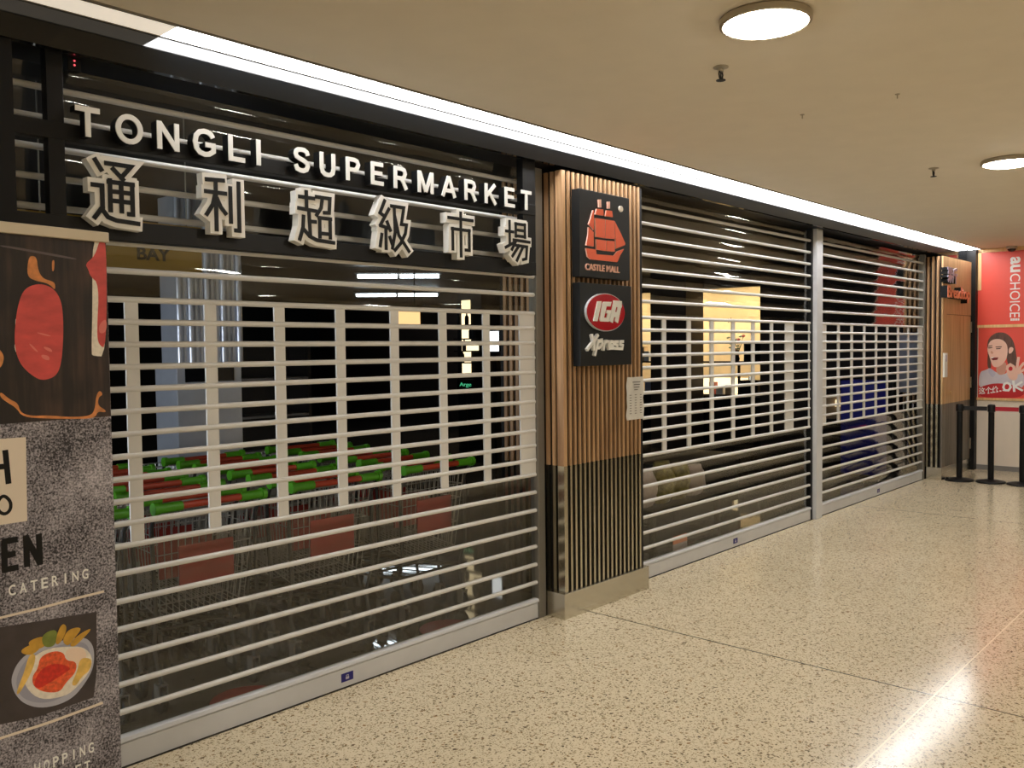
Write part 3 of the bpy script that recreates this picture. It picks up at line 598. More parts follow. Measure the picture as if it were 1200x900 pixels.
# ================================================================== big shop sign
GL = {  # latin letters: strokes in a unit box, closed or open
 'T': [[(0, 0.915), (1, 0.915)], [(0.5, 0.9), (0.5, 0)]],
 'N': [[(0.1, 0), (0.1, 1)], [(0.1, 0.95), (0.9, 0.05)], [(0.9, 0), (0.9, 1)]],
 'L': [[(0.12, 0), (0.12, 1)], [(0.05, 0.085), (1, 0.085)]],
 'I': [[(0.5, 0), (0.5, 1)]],
 'U': [[(0.11, 1), (0.11, 0.36), (0.17, 0.18), (0.32, 0.09), (0.5, 0.07), (0.68, 0.09), (0.83, 0.18), (0.89, 0.36), (0.89, 1)]],
 'P': [[(0.11, 0), (0.11, 1)], [(0.08, 0.915), (0.6, 0.915), (0.8, 0.87), (0.9, 0.72), (0.8, 0.55), (0.6, 0.48), (0.08, 0.48)]],
 'E': [[(0.12, 0), (0.12, 1)], [(0.05, 0.915), (0.97, 0.915)], [(0.05, 0.52), (0.9, 0.52)], [(0.05, 0.085), (1, 0.085)]],
 'R': [[(0.11, 0), (0.11, 1)], [(0.08, 0.915), (0.58, 0.915), (0.76, 0.87), (0.84, 0.72), (0.76, 0.55), (0.58, 0.48), (0.08, 0.48)], [(0.5, 0.48), (0.66, 0.36), (0.92, 0)]],
 'M': [[(0.09, 0), (0.09, 1)], [(0.11, 0.97), (0.5, 0.06)], [(0.5, 0.06), (0.89, 0.97)], [(0.91, 0), (0.91, 1)]],
 'A': [[(0.08, 0), (0.5, 0.98)], [(0.92, 0), (0.5, 0.98)], [(0.22, 0.3), (0.78, 0.3)]],
 'K': [[(0.11, 0), (0.11, 1)], [(0.88, 0.99), (0.12, 0.36)], [(0.38, 0.58), (0.93, 0)]],
 'S': [[(0.9, 0.72), (0.84, 0.85), (0.68, 0.92), (0.5, 0.93), (0.3, 0.91), (0.17, 0.83), (0.14, 0.73), (0.2, 0.62), (0.36, 0.56), (0.64, 0.49), (0.82, 0.41), (0.88, 0.28), (0.8, 0.14), (0.62, 0.075), (0.42, 0.075), (0.22, 0.13), (0.12, 0.3)]],
 'G': [[(0.88, 0.72), (0.8, 0.84), (0.66, 0.91), (0.5, 0.93), (0.3, 0.88), (0.15, 0.73), (0.1, 0.5), (0.15, 0.27), (0.3, 0.12), (0.5, 0.07), (0.7, 0.1), (0.89, 0.22), (0.89, 0.44), (0.54, 0.44)]],
}
GL['O'] = [[(0.5+0.41*math.cos(2*math.pi*i/24), 0.5+0.43*math.sin(2*math.pi*i/24)) for i in range(24)]]
LET = [('T', 1.293, .087), ('O', 1.437, .103), ('N', 1.597, .088), ('G', 1.743, .099), ('L', 1.900, .074), ('I', 2.026, .026),
       ('S', 2.212, .083), ('U', 2.351, .083), ('P', 2.497, .077), ('E', 2.642, .075), ('R', 2.783, .085), ('M', 2.938, .104), ('A', 3.099, .103), ('R', 3.266, .088), ('K', 3.420, .090), ('E', 3.579, .080), ('T', 3.714, .088)]
t = thing('shop_sign', (2.5, -0.1, 2.08), 'large black framed sign with white English letters and outlined Chinese characters over the left shutter', 'sign')
b = MB().box(1.10, 3.895, -0.10, -0.05, 2.43, 2.493).box(1.10, 3.895, -0.10, -0.05, 2.083, 2.158)
for xa, xb in ((1.215, 1.273), (3.785, 3.895)): b.box(xa, xb, -0.098, -0.05, 2.083, 2.755)
b.build('frame', M['frame'], t, bevel=0.002)
z0, hh = 2.445, 0.108
for ch, x, w in LET:
    b = MB(); wd = 0.0195
    for st in GL[ch]:
        cl = ch == 'O'
        pts = [(x+u*w, z0+v*hh) for u, v in st]
        b.stroke(pts, wd, front(-0.10), 0.0, 0.044, 0, cl); b.stroke(pts, wd, front(-0.10), 0.044, 0.050, 1, cl)
    b.build('letter', [M['black'], M['white']], t)
ZH = {
 'a': [[(.07, .97), (.21, .81)], [(0, .57), (.21, .57), (.21, .22)], [(.21, .24), (.03, .06)], [(.19, .21), (.32, .09), (.5, .05), (1, .03)], [(.3, .93), (.86, .93), (.64, .74)], [(.45, .86), (.68, .70)],
       [(.38, .68), (.38, .19)], [(.34, .645), (.9, .645)], [(.87, .66), (.87, .17), (.77, .17)], [(.38, .5), (.87, .5)], [(.38, .355), (.87, .355)], [(.625, .66), (.625, .19)]],
 'b': [[(.03, .95), (.52, .97)], [(0, .73), (.57, .73)], [(.29, .96), (.29, .03)], [(.27, .70), (.2, .5), (.02, .3)], [(.32, .62), (.42, .47), (.56, .35)], [(.70, .86), (.70, .2)], [(.94, .97), (.94, .06), (.82, .06)]],
 'c': [[(.23, .98), (.23, .64)], [(.03, .86), (.44, .86)], [(0, .64), (.5, .62)], [(.29, .62), (.32, .14)], [(.32, .41), (.48, .41)], [(.14, .5), (.12, .28), (.02, .04)], [(.12, .26), (.3, .12), (.5, .06), (1, .04)],
       [(.5, .9), (.9, .9), (.87, .62), (.72, .61)], [(.68, .9), (.64, .7), (.5, .54)], [(.56, .5), (.92, .5)], [(.89, .5), (.89, .12)], [(.59, .5), (.59, .12)], [(.59, .2), (.89, .2)]],
 'd': [[(.2, .99), (.04, .74), (.2, .68)], [(.33, .84), (.04, .5)], [(.04, .5), (.34, .46)], [(.26, .59), (.37, .42)], [(.22, .47), (.22, .06)], [(.09, .34), (.03, .1)], [(.34, .3), (.43, .14)],
       [(.4, .9), (.82, .9), (.73, .57), (.9, .57), (.86, .4), (.7, .2), (.5, .05)], [(.5, .9), (.52, .4), (.42, .08)], [(.52, .7), (.64, .35), (.98, .05)]],
 'e': [[(.5, 1), (.5, 0)], [(0, .85), (1, .85)], [(.17, .63), (.17, .14)], [(.13, .61), (.87, .61)], [(.84, .63), (.84, .16), (.68, .16)]],
 'f': [[(.17, .99), (.17, .42)], [(.02, .73), (.33, .73)], [(0, .33), (.34, .47)], [(.42, .96), (.42, .62)], [(.8, .96), (.8, .62)], [(.4, .94), (.82, .94)], [(.42, .79), (.8, .79)], [(.4, .645), (.82, .645)], [(.32, .535), (1, .525)],
       [(.43, .53), (.25, .29)], [(.36, .41), (.88, .4), (.84, .1), (.7, .07)], [(.55, .41), (.27, .13)], [(.72, .4), (.45, .03)]],
}
BOX = [('a', 1.292, 1.537, 2.117, 2.396), ('b', 1.738, 1.972, 2.124, 2.385), ('c', 2.178, 2.442, 2.117, 2.39), ('d', 2.63, 2.898, 2.107, 2.40), ('e', 3.089, 3.345, 2.121, 2.394), ('f', 3.525, 3.805, 2.122, 2.391)]
for key, xa, xb, za, zb in BOX:
    pad, b, k = 0.021, MB(), MB()
    for st in ZH[key]:
        pts = [(xa+0.052+u*(xb-xa-0.075), za+pad+v*(zb-za-2*pad)) for u, v in st]
        b.stroke(pts, 0.053, front(-0.10), 0.004, 0.048, 0, ext=0.015); k.stroke(pts, 0.0165, front(-0.10), 0.045, 0.052, 0, ext=0.005)
    o = b.build('character', M['body'], t); k.build('black_strokes', M['black'], o)

# ================================================================== two sign boards on the pillar
t = thing('ship_sign', (4.47, -0.2, 2.08), 'black sign board with an orange sailing ship, upper one on the batten pillar', 'sign')
MB().box(4.182, 4.705, -0.20, -0.1392, 2.086, 2.616).build('board', M['board'], t, bevel=0.002)
for k, poly in DATA['ship'].items():
    nm = 'mast' if 'mast' in k else ('hull' if k == 'hull' else 'sail')
    cu = sum(p[0] for p in poly)/len(poly); cv = sum(p[1] for p in poly)/len(poly); q = []
    for u, v in poly:
        d = math.hypot(u-cu, v-cv); f = max(0.0, 1-0.0045/d); q.append((cu+(u-cu)*f, cv+(v-cv)*f))
    MB().prism(q, front(-0.20), 0.0, 0.009, 0).prism(q, front(-0.20), 0.009, 0.010, 1).build(nm, [M['pale_edge'], M['orange']] if nm != 'mast' else [M['pale_edge'], M['pale_edge']], t)  # pale sides put the light caught by the cut edges into the colour
c = DATA['moon'][0]; MB().prism(ellipse(c[0], c[1], 0.021, 0.019), front(-0.20), 0, 0.009).build('moon', M['rice'], t)
b = MB(); text_into(b, 'CASTLE MALL', front(-0.20), 4.231, 4.585, 2.128, 2.168, 0, 0.008, 0, 0.012); b.build('lettering', M['pale_edge'], t)
t = thing('oval_sign', (4.47, -0.2, 1.54), 'black sign board with a red oval and white script, lower one on the batten pillar', 'sign')
MB().box(4.182, 4.723, -0.20, -0.1392, 1.542, 2.051).build('board', M['board'], t, bevel=0.002)
E0 = DATA['oval']; ou, ov, ru, rv = E0[0][0]+0.004, (E0[3][1]+E0[4][1])/2, (E0[2][0]-E0[1][0])/2, (E0[3][1]-E0[4][1])/2
d = MB().prism(ellipse(ou, ov, ru, rv, 56), front(-0.20), 0, 0.016, 0).prism(ellipse(ou, ov, ru-0.005, rv-0.005, 56), front(-0.20), 0.016, 0.020, 1).build('oval', [M['rail'], M['red']], t)
A = DATA['iga']
b = MB()
for k in ('I', 'G'): b.prism(A[k], front(-0.22), 0, 0.006)
for k, wd in (('l', 0.036), ('r', 0.034), ('t', 0.040), ('m', 0.032)): b.stroke(DATA['igaA'][k], wd, front(-0.22), 0, 0.006)
b.build('emblem_lettering', M['white'], d)
b = MB()
for st in DATA['xp'].values(): b.stroke(st, 0.0185, front(-0.20), 0, 0.018, 0, ext=0.006)
b.build('script_lettering', M['white'], t)

# bakery sign on the end pillar
t = thing('bakery_sign', (11.6, -0.2, 2.17), 'small sign with lilac characters over peach letters standing out from the oak end panel', 'sign')
b = MB(); text_into(b, 'Breadtop', front(-0.20), 11.185, 12.105, 2.165, 2.352, 0, 0.075, 0, 0.02); text_into(b, 'Breadtop', front(-0.20), 11.185, 12.105, 2.165, 2.352, 0.075, 0.082, 1, 0.02)
b.build('lettering', [M['black'], M['peach']], t)
b = MB(); zz = [[(.0, .95), (.5, .95)], [(.1, .8), (.42, .8)], [(.25, 1), (.25, .55)], [(0, .66), (.5, .66)], [(.25, .55), (.25, 0)], [(0, .42), (.5, .42)], [(.24, .4), (.03, .1)], [(.26, .4), (.48, .14)],
                 [(.95, .96), (.62, .84)], [(.62, .84), (.6, .4), (.52, .02)], [(.62, .58), (1, .58)], [(.84, .58), (.84, 0)]]
for st in zz:
    pts = [(11.19+0.36*u, 2.392+0.172*v) for u, v in st]
    b.stroke(pts, 0.030, front(-0.20), 0, 0.075, 0, ext=0.008); b.stroke(pts, 0.030, front(-0.20), 0.075, 0.082, 1, ext=0.008)
b.build('characters', [M['black'], M['purple']], t)

# ================================================================== end wall posters
X0 = XE
t = thing('red_sign', (X0, -0.6, 1.9), 'red wall sign with white upright lettering, upper one on the end wall', 'sign')
MB().box(X0-0.012, X0, -1.0, -0.240, 1.895, H-0.052).build('panel', M['poster_red'], t)
def down(x):      # writing that reads downwards on the end wall
    return lambda u, v, w: (x-w, -0.74+0.115*(1-v)*1.0, 2.775-u)
b = MB(); text_into(b, 'au', down(X0-0.012), 0.02, 0.215, 0, 1, 0, 0.004, 0, 0.03); b.build('bold_lettering', M['white'], t)
b = MB(); text_into(b, 'CHOICE', down(X0-0.012), 0.235, 0.79, 0, 1, 0, 0.004, 0, 0.0); b.build('lettering', M['white'], t); b = MB()
for k in range(5): b.box(X0-0.015, X0-0.011, -0.735+0.021*k, -0.719+0.021*k, 1.942, 1.972)
b.build('small_print', M['white'], t)
MB().box(X0-0.022, X0, -1.0, -0.245, 1.86, 1.897).build('lower_frame', M['pale_wood'], t)
t = thing('photo_poster', (X0, -0.6, 0.93), 'red poster of a winking woman making an OK sign, below the red sign', 'poster')
MB().box(X0-0.012, X0, -1.0, -0.262, 0.945, 1.86).build('panel', M['poster_red'], t)
MB().box(X0-0.022, X0, -1.0, -0.245, 0.915, 0.947).build('lower_frame', M['pale_wood'], t)
w = DATA['wom']; F = endp(X0-0.012)
def pr(name, keys, m, w1, w0=0.0):
    b = MB()
    for k in keys: b.prism(w[k] if k in ('mouth', 'teeth', 'eye1', 'eye2', 'brow1', 'brow2') else chaikin(w[k]), F, w0, w1)
    return b.build(name, m, t)
pr('hair', ['hair'], M['hair'], 0.001); pr('shirt', ['shirt'], M['shirt'], 0.0012); pr('neck', ['neck'], M['skin_b'], 0.0016); pr('shirt_collar', ['collar'], M['shirt_b'], 0.0022)
f = pr('face', ['face', 'ear'], M['skin'], 0.0024)
for nm, ks, m in (('eye', ['eye1'], 'hair'), ('eye', ['eye2'], 'hair'), ('brow', ['brow1'], 'hair'), ('brow', ['brow2'], 'hair'), ('nose', ['nose'], 'skin_b'), ('mouth', ['mouth'], 'lip')):
    o = pr(nm, ks, M[m], 0.0030); o.parent = f
o = pr('teeth', ['teeth'], M['white'], 0.0034); o.parent = f
b = MB().prism(chaikin(w['palm']), F, 0, 0.0036)
for k, st in DATA['womf'].items(): b.stroke(st, 0.030, F, 0, 0.0038, 0, ext=0.008)
h = b.build('hand', M['skin'], t); o = pr('hand_gap', ['gap'], M['poster_deep'], 0.0042); o.parent = h
pr('red_band', ['sweep'], M['poster_deep'], 0.0046)
b = MB()
text_into(b, '这个价', lambda u, v, w_: (X0-0.012-w_, -u, v+0.14*(u-0.275)), 0.275, 0.505, 0.985, 1.075, 0.004, 0.0056, 0, 0.02)
b.build('characters', M['white'], t); b = MB()
ks = DATA['womk']; b.stroke(ks['O'], 0.026, F, 0.004, 0.006, 0, True); b.stroke(ks['K1'], 0.028, F, 0.004, 0.006, 0, ext=0.006); b.stroke(ks['K2'], 0.026, F, 0.004, 0.006, 0, ext=0.006)
b.build('lettering', M['white'], t); b = MB()
for k in range(7): b.box(X0-0.018, X0-0.0165, -0.40-0.035*k, -0.378-0.035*k, 1.0+0.008*k, 1.014+0.008*k)
b.build('small_print', M['white'], t)

# ================================================================== queue posts
def stanchion(x, y, label, belt=None, ang=0.0):
    t = thing('queue_post', (x, y, 0), label, 'queue post', 'belt queue posts by the end wall')
    MB().lathe([(0.160, 0), (0.163, 0.008), (0.155, 0.020), (0.08, 0.034), (0.040, 0.040)], (x, y, 0), 36).build('base', M['post'], t, True)
    MB().lathe([(0.033, 0.03), (0.033, 0.86)], (x, y, 0), 20).build('pole', M['post'], t, True)
    MB().lathe([(0.030, 0.84), (0.042, 0.845), (0.042, 0.915), (0.036, 0.928), (0.02, 0.934)], (x, y, 0), 20).build('belt_head', M['post'], t, True)
    if belt:
        (bx, by), m = belt; d = Vector((bx-x, by-y, 0)); L = d.length; d.normalize(); nn = Vector((-d.y, d.x, 0))*0.0015
        a, c = Vector((x, y, 0))+d*0.038, Vector((x, y, 0))+d*(L-0.044); b = MB(); vs = []
        for p in (a, c):
            for s in (-1, 1):
                for z in (0.855, 0.905): vs.append((p.x+s*nn.x, p.y+s*nn.y, z))
        b.add(vs, [(0, 1, 3, 2), (4, 6, 7, 5), (0, 4, 5, 1), (2, 3, 7, 6), (0, 2, 6, 4), (1, 5, 7, 3)]); o = b.build('belt', M[m], t)
        if m == 'belt_red': o['label'] = 'red belt'
    return t
SP = [(11.39, -0.366), (11.44, -0.698), (11.45, -1.027)]
stanchion(*SP[0], 'black queue post nearest the oak end pillar', (SP[1], 'belt'))
stanchion(*SP[1], 'black queue post in the middle of the row, with a red belt', (SP[2], 'belt_red'))
stanchion(*SP[2], 'black queue post cut by the right edge of the photo')

# ================================================================== pull-up banner
BA = math.radians(7); bo = Vector((1.245, -0.49, 0)); bu = Vector((math.cos(BA), math.sin(BA), 0)); bn = Vector((math.sin(BA), -math.cos(BA), 0))
def BF(u, v, w_):
    p = bo + bu*u + bn*w_; return (p.x, p.y, v)
t = thing('pull_up_banner', tuple(bo + bu*-0.42), 'tall pull-up food banner with a sushi photo, standing in front of the left shutter', 'banner')
rect = lambda u0, u1, v0, v1: [(u0, v0), (u1, v0), (u1, v1), (u0, v1)]
MB().prism(rect(-0.84, 0, 0.06, 2.035), BF, -0.002, 0).build('sheet', M['stone'], t)
MB().prism(rect(-0.845, 0.004, 2.020, 2.054), BF, -0.016, 0.014).build('top_rail', M['rail_beige'], t, bevel=0.003)
MB().prism(rect(-0.86, 0.02, 0.0, 0.075), BF, -0.06, 0.05).build('base', M['rail_beige'], t, bevel=0.006)
MB().prism(rect(-0.425, -0.415, 0.07, 2.02), BF, -0.03, -0.02).build('support_pole', M['rail_beige'], t)
k = DATA['bn']
ph = MB().prism(rect(-0.84, -0.001, min(p[1] for p in k['photo'])+0.01, 2.02), BF, 0, 0.0006).build('sushi_photo', M['char'], t)
def bp(name, polys, m, w1, par=ph, D0=k):
    b = MB()
    for q in polys: b.prism(D0[q] if q in ('line1', 'line2', 'box', 'dark') else chaikin(D0[q]), BF, 0, w1)
    return b.build(name, M[m], par)
bp('rice_edge', ['rice'], 'rice', 0.0010); bp('tuna_slice', ['sushi'], 'tuna', 0.0014); bp('tuna_highlight', ['shine1', 'shine2', 'shine3', 'shine4'], 'tuna_b', 0.0018)
[bp('burnt_edge', [q], 'ember', 0.0012) for q in ('burn1', 'burn2', 'burn3', 'burn4')]; bp('scratch', ['streak'], 'streak', 0.0012)
bp('white_dish', ['plate'], 'rice', 0.0012); bp('red_fish', ['tuna'], 'tuna', 0.0016); bp('fish_highlight', ['tunas'], 'tuna_b', 0.0018)
k2 = DATA['b2']
dk = bp('plate_photo', ['dark'], 'print_dark', 0.0006, t, k2)
bp('plate', ['disc'], 'plate', 0.0010, dk, k2); bp('plate_rim', ['rim'], 'plate_b', 0.0012, dk, k2); bp('rice', ['rice'], 'rice', 0.0014, dk, k2); [bp('egg', [q], 'egg', 0.0016, dk, k2) for q in ('egg', 'egg2')]; bp('sauce', ['cream'], 'cream', 0.0015, dk, k2)
bp('roe', ['roe'], 'roe', 0.0018, dk, k2); bp('deep_roe', ['roe2'], 'roe_b', 0.0020, dk, k2)
for i in range(1, 7): bp('avocado_slice', ['avo%d' % i], 'avo_b' if i == 3 else 'avo', 0.0016+0.0001*i, dk, k2)
bp('dividing_line', ['line1'], 'box', 0.0008, t, k2); bp('dividing_line', ['line2'], 'box', 0.0008, t, k2)
bx = bp('text_box', ['box'], 'box', 0.0008, t, DATA['b3'])
b = MB()
for q, st in DATA['b3s'].items(): b.stroke(chaikin(st) if q == 'O' else st, 0.017 if q[0] == 'H' else 0.010, BF, 0, 0.0012, 0, q == 'O', ext=0 if q == 'O' else 0.004)
b.build('box_lettering', M['black'], bx)
b = MB()
for q, st in DATA['b3e'].items(): b.stroke(st, 0.0185, BF, 0, 0.0010, 0, ext=0.003)
b.build('bold_lettering', M['black'], t)
c0, c1, c2 = DATA['cat']; h0, h1, h2 = DATA['hop']
def spaced(b, s, u0, u1, v0, v1):
    n = len(s); step = (u1-u0)/(n-0.35)
    for i, ch in enumerate(s):
        wd = step*(0.16 if ch == 'I' else 0.62); off = step*0.24 if ch == 'I' else 0
        text_into(b, ch, BF, u0+i*step+off, u0+i*step+off+wd, v0, v1, 0, 0.0010, 0, 0.015)
for s, ua, ub, va, vb in (('CATERING', c0[0], c1[0], 0.911, 0.944), ('HOPPING', -0.287, -0.094, 0.328, 0.362), ('ET', -0.158, -0.108, 0.272, 0.306)):
    b = MB(); spaced(b, s, ua, ub, va, vb); b.build('small_lettering', M['white'], t)

# ================================================================== inside the store
def trolley():
    t = thing('shopping_trolley', (0, 0, 0), 'x', 'shopping trolley', 'nested shopping trolleys behind the left shutter')
    r, Wd = 0.0026, 0.25
    b = MB()
    def P(s, q, h):     # s -1..1 across, q 0..1 along, h 0..1 up
        wd = Wd - 0.055*q - (1-h)*0.035; zb = 0.42+0.10*q; zt = 0.885-0.03*q
        return (s*wd, 0.05+0.72*q+(1-h)*0.05*(1-2*q), zb+(zt-zb)*h)
    for h, rr in ((0, 0.004), (0.33, r), (0.66, r), (0.85, r), (1, 0.0045)): b.tube([P(-1, 0, h), P(1, 0, h), P(1, 1, h), P(-1, 1, h), P(-1, 0, h)], rr, 4)
    for i in range(15):
        s = -1+2*i/14; b.tube([P(s, 0, 0), P(s, 0, 1)], r, 4); b.tube([P(s, 1, 0), P(s, 1, 1)], r, 4); b.tube([P(s, 0, 0), P(s, 1, 0)], r, 4)
    for i in range(1, 18):
        for s in (-1, 1): b.tube([P(s, i/18, 0), P(s, i/18, 1)], r, 4)
    b.build('wire_basket', M['wire'], t)
    b = MB()
    for s in (-1, 1):
        b.tube([(s*0.275, 0.0, 0.95), (s*0.265, 0.06, 0.86), (s*0.26, 0.05, 0.45), (s*0.25, 0.10, 0.30), (s*0.17, 0.80, 0.22), (s*0.17, 0.84, 0.13)], 0.010, 8)
        b.tube([(s*0.25, 0.10, 0.30), (s*0.24, 0.05, 0.13)], 0.010, 8)
    b.tube([(-0.245, 0.12, 0.29), (0.245, 0.12, 0.29)], 0.008, 6); b.tube([(-0.17, 0.80, 0.22), (0.17, 0.80, 0.22)], 0.008, 6)
    for i in range(5): b.tube([(-0.2+0.1*i, 0.12, 0.29), (-0.14+0.07*i, 0.80, 0.22)], 0.004, 4)
    b.build('chassis', M['tube_steel'], t, True)  # dark tone puts the shadow below the baskets into the colour
    h = MB().tube([(-0.17, 0, 0.955), (0.17, 0, 0.955)], 0.017, 10).build('handle', M['bar'], t, True)
    for s in (-1, 1):
        MB().tube([(s*0.15, 0, 0.955), (s*0.27, 0, 0.955)], 0.023, 10).tube([(s*0.262, 0, 0.955), (s*0.285, 0, 0.955)], 0.030, 10).build('grip', M['grip'], h, True)
    MB().box(-0.15, 0.13, 0.035, 0.045, 0.56, 0.76).build('seat_flap', M['flap'], t, bevel=0.004)
    for x, y in ((-0.24, 0.05), (0.24, 0.05), (-0.17, 0.84), (0.17, 0.84)):
        c = MB().lathe([(0.055, -0.014), (0.062, -0.008), (0.062, 0.008), (0.055, 0.014)], (x, y+0.02, 0.062), 16, 'x').build('caster', M['caster'], t, True)
        MB().box(x-0.022, x-0.016, y-0.01, y+0.035, 0.055, 0.14).box(x+0.016, x+0.022, y-0.01, y+0.035, 0.055, 0.14).box(x-0.022, x+0.022, y-0.015, y+0.02, 0.132, 0.14).build('fork', M['wire'], c)
    return t
ROWN = ['nearest row on the left', 'second row from the left', 'third row from the left', 'row nearest the timber pillar']
ORD = ['front', 'second', 'third', 'fourth', 'fifth', 'sixth', 'seventh', 'last']
tr = trolley(); first = True
for ci, (cx, cy) in enumerate(((1.395, 0.345), (2.045, 0.335), (2.785, 0.365), (3.56, 0.40))):
    for k in range(8):
        o = tr if first else copy_tree(tr); first = False
        o.location = (cx + 0.012*k, cy + 0.225*k, -0.002); o.rotation_euler.z = random.uniform(-0.02, 0.02)
        o['label'] = '%s trolley of the %s, green and red handle, behind the shutter' % (ORD[k], ROWN[ci])
for (x, y, lb) in ((2.15, 0.24, 'round red sticker on the store floor near the left end of the shutter'), (3.50, 0.28, 'round red sticker on the store floor near the timber pillar')):
    o = MB().prism(ellipse(x, y, 0.17, 0.17), flat(-0.002), 0, 0.002).build('floor_sticker', M['red_decal']); tag(o, lb, 'floor sticker', 'red floor stickers')

# column wrapped in shiny cladding behind the trolleys
t = thing('metal_column', (3.5, 3.1, 0), 'shiny silver clad column with ribbed top, standing behind the trolleys', 'column')
b = MB()
for k in range(12): b.lathe([(0.026, 1.55), (0.026, H-0.01)], (3.26+0.046*k, 3.02+0.012*math.sin(2.1*k), 0), 10)
b.build('ribbed_cladding', M['foil'], t, True)
MB().box(3.235, 3.79, 3.03, 3.4, -0.002, 1.56).box(3.27, 3.76, 3.06, 3.35, 1.56, H).build('smooth_cladding', M['foil'], t, bevel=0.004)
MB().box(3.30, 3.72, 3.024, 3.032, 1.42, 1.545).build('dark_window', M['glassy'], t)
t = thing('bay_sign', (1.9, 0.81, 2.05), 'yellow hanging sign board with dark capital letters above the trolleys', 'sign')
MB().box(1.40, 2.275, 0.80, 0.82, 2.045, 2.30).build('board', M['bay'], t)
b = MB(); text_into(b, 'BAY', front(0.80), 1.935, 2.105, 2.112, 2.176, 0, 0.002, 0, 0.03); b.build('lettering', M['bay_ink'], t)
MB().tube([(1.5, 0.81, 2.30), (1.5, 0.81, H)], 0.004, 6).tube([(2.2, 0.81, 2.30), (2.2, 0.81, H)], 0.004, 6).build('hanging_wires', M['wire'], t)
t = thing('alarm_sensor', (1.33, -0.03, 2.71), 'tiny black sensor with two red lights above the left end of the sign', 'sensor')
MB().box(1.305, 1.355, -0.06, -0.02, 2.70, 2.755).build('case', M['black'], t, bevel=0.004)
for z in (2.722, 2.738): MB().lathe([(0.004, 0), (0.003, -0.003), (0.001, -0.004)], (1.33, -0.06, z), 10, 'y').build('red_light', M['led'], t)

# lit things deep in the dark store
t = thing('display_cabinet', (9.0, 5.65, 0), 'tall lit display cabinet glowing warm white deep in the dark store', 'cabinet')
MB().box(9.04, 9.5, 5.40, 5.90, -0.002, 2.5).build('carcass', M['void'], t)
MB().box(9.03, 9.04, 5.62, 5.80, 1.25, 2.38).box(9.03, 9.04, 5.46, 5.62, 1.62, 1.72).build('lit_back', M['fridge'], t)
b = MB()
for z in (1.45, 1.62, 1.80, 2.0, 2.2): b.box(8.94, 9.03, 5.42, 5.88, z, z+0.018)
b.build('shelves', M['void'], t)
for i, (y, z) in enumerate(((5.50, 1.818), (5.56, 1.818), (5.64, 2.018), (5.74, 1.468), (5.80, 2.018), (5.70, 1.638))):
    o = MB().lathe([(0.030, 0), (0.032, 0.02), (0.032, 0.11), (0.012, 0.14), (0.012, 0.17)], (8.98, y, z), 12).build('bottle', M['void'], None, True)
    tag(o, 'dark bottle standing on a shelf of the lit display cabinet', 'bottle', 'bottles in the lit cabinet')
t = thing('light_box', (9.0, 5.12, 1.6), 'small bright white screen right of the lit display cabinet', 'screen')
MB().box(9.01, 9.05, 5.015, 5.225, 1.60, 1.93).build('case', M['black'], t); MB().box(9.004, 9.01, 5.03, 5.21, 1.625, 1.91).build('lit_face', M['screen'], t)
MB().box(9.02, 9.05, 5.10, 5.14, -0.002, 1.60).build('stand', M['black'], t)
t = thing('wall_box', (7.0, 4.65, 1.9), 'dim orange lit timber box high up in the dark store', 'light box')
MB().box(7.01, 7.3, 4.40, 4.88, 1.93, 2.20).build('case', M['void'], t); MB().box(7.004, 7.01, 4.44, 4.84, 1.965, 2.15).build('lit_face', M['warm'], t)
MB().tube([(7.1, 4.64, 2.2), (7.1, 4.64, H)], 0.01, 6).build('hanger', M['void'], t)
t = thing('neon_sign', (8.5, 5.2, 1.1), 'tiny green glowing script sign in the dark store', 'sign')
MB().box(8.51, 8.54, 5.04, 5.37, 1.09, 1.24).build('back_board', M['void'], t); MB().box(8.515, 8.535, 5.19, 5.21, -0.002, 1.09).build('stand', M['void'], t)
b = MB(); text_into(b, 'Arge', lambda u, v, w_: (8.51-w_, -u, v), -5.32, -5.09, 1.125, 1.195, 0, 0.006); b.build('script', M['neon'], t)
for x, y, lb in ((11.28, 9.93, 'twin tube light far inside the store, further one'), (8.45, 6.53, 'second twin tube light, added as the doubled image of the further one')):  # nearer fixture is added to repeat the tubes as refracted by clear panels
    t = thing('tube_light', (x, y, 2.83), lb, 'ceiling light', 'tube lights in the store')
    s = (Vector((x, y, 0))-Vector((0, -3.459, 0))).length/1020.0*24
    d = Vector((0.74, -0.67, 0))
    MB().tube([(x-d.x*s*2.1, y-d.y*s*2.1, 2.80), (x+d.x*s*2.1, y+d.y*s*2.1, 2.80)], 0.03, 4).tube([(x, y, 2.81), (x, y, H)], 0.01, 6).build('housing', M['dark'], t)
    for q in (-1, 1): MB().tube([(x+d.x*s*q*0.06, y+d.y*s*q*0.06, 2.755), (x+d.x*s*q*1.95, y+d.y*s*q*1.95, 2.755)], 0.030, 8).build('tube', M['tube'], t, True)

t = thing('added_cool_light', (-0.6, 1.4, 0), 'unseen cool white light unit added to brighten the silver column', 'fridge')  # unseen light source added to give the silver column a cool shine
MB().box(-1.2, -0.62, 0.3, 2.6, -0.002, 2.1).build('carcass', M['void'], t); MB().box(-0.62, -0.60, 0.4, 2.5, 0.25, 1.95).build('lit_back', M['cool'], t)
b = MB()
for z in (0.6, 0.95, 1.3, 1.65): b.box(-0.60, -0.35, 0.4, 2.5, z, z+0.02)
for y in (0.3, 1.4, 2.56): b.box(-0.62, -0.30, y, y+0.04, -0.002, 2.1)
b.build('shelves', M['skirt'], t)

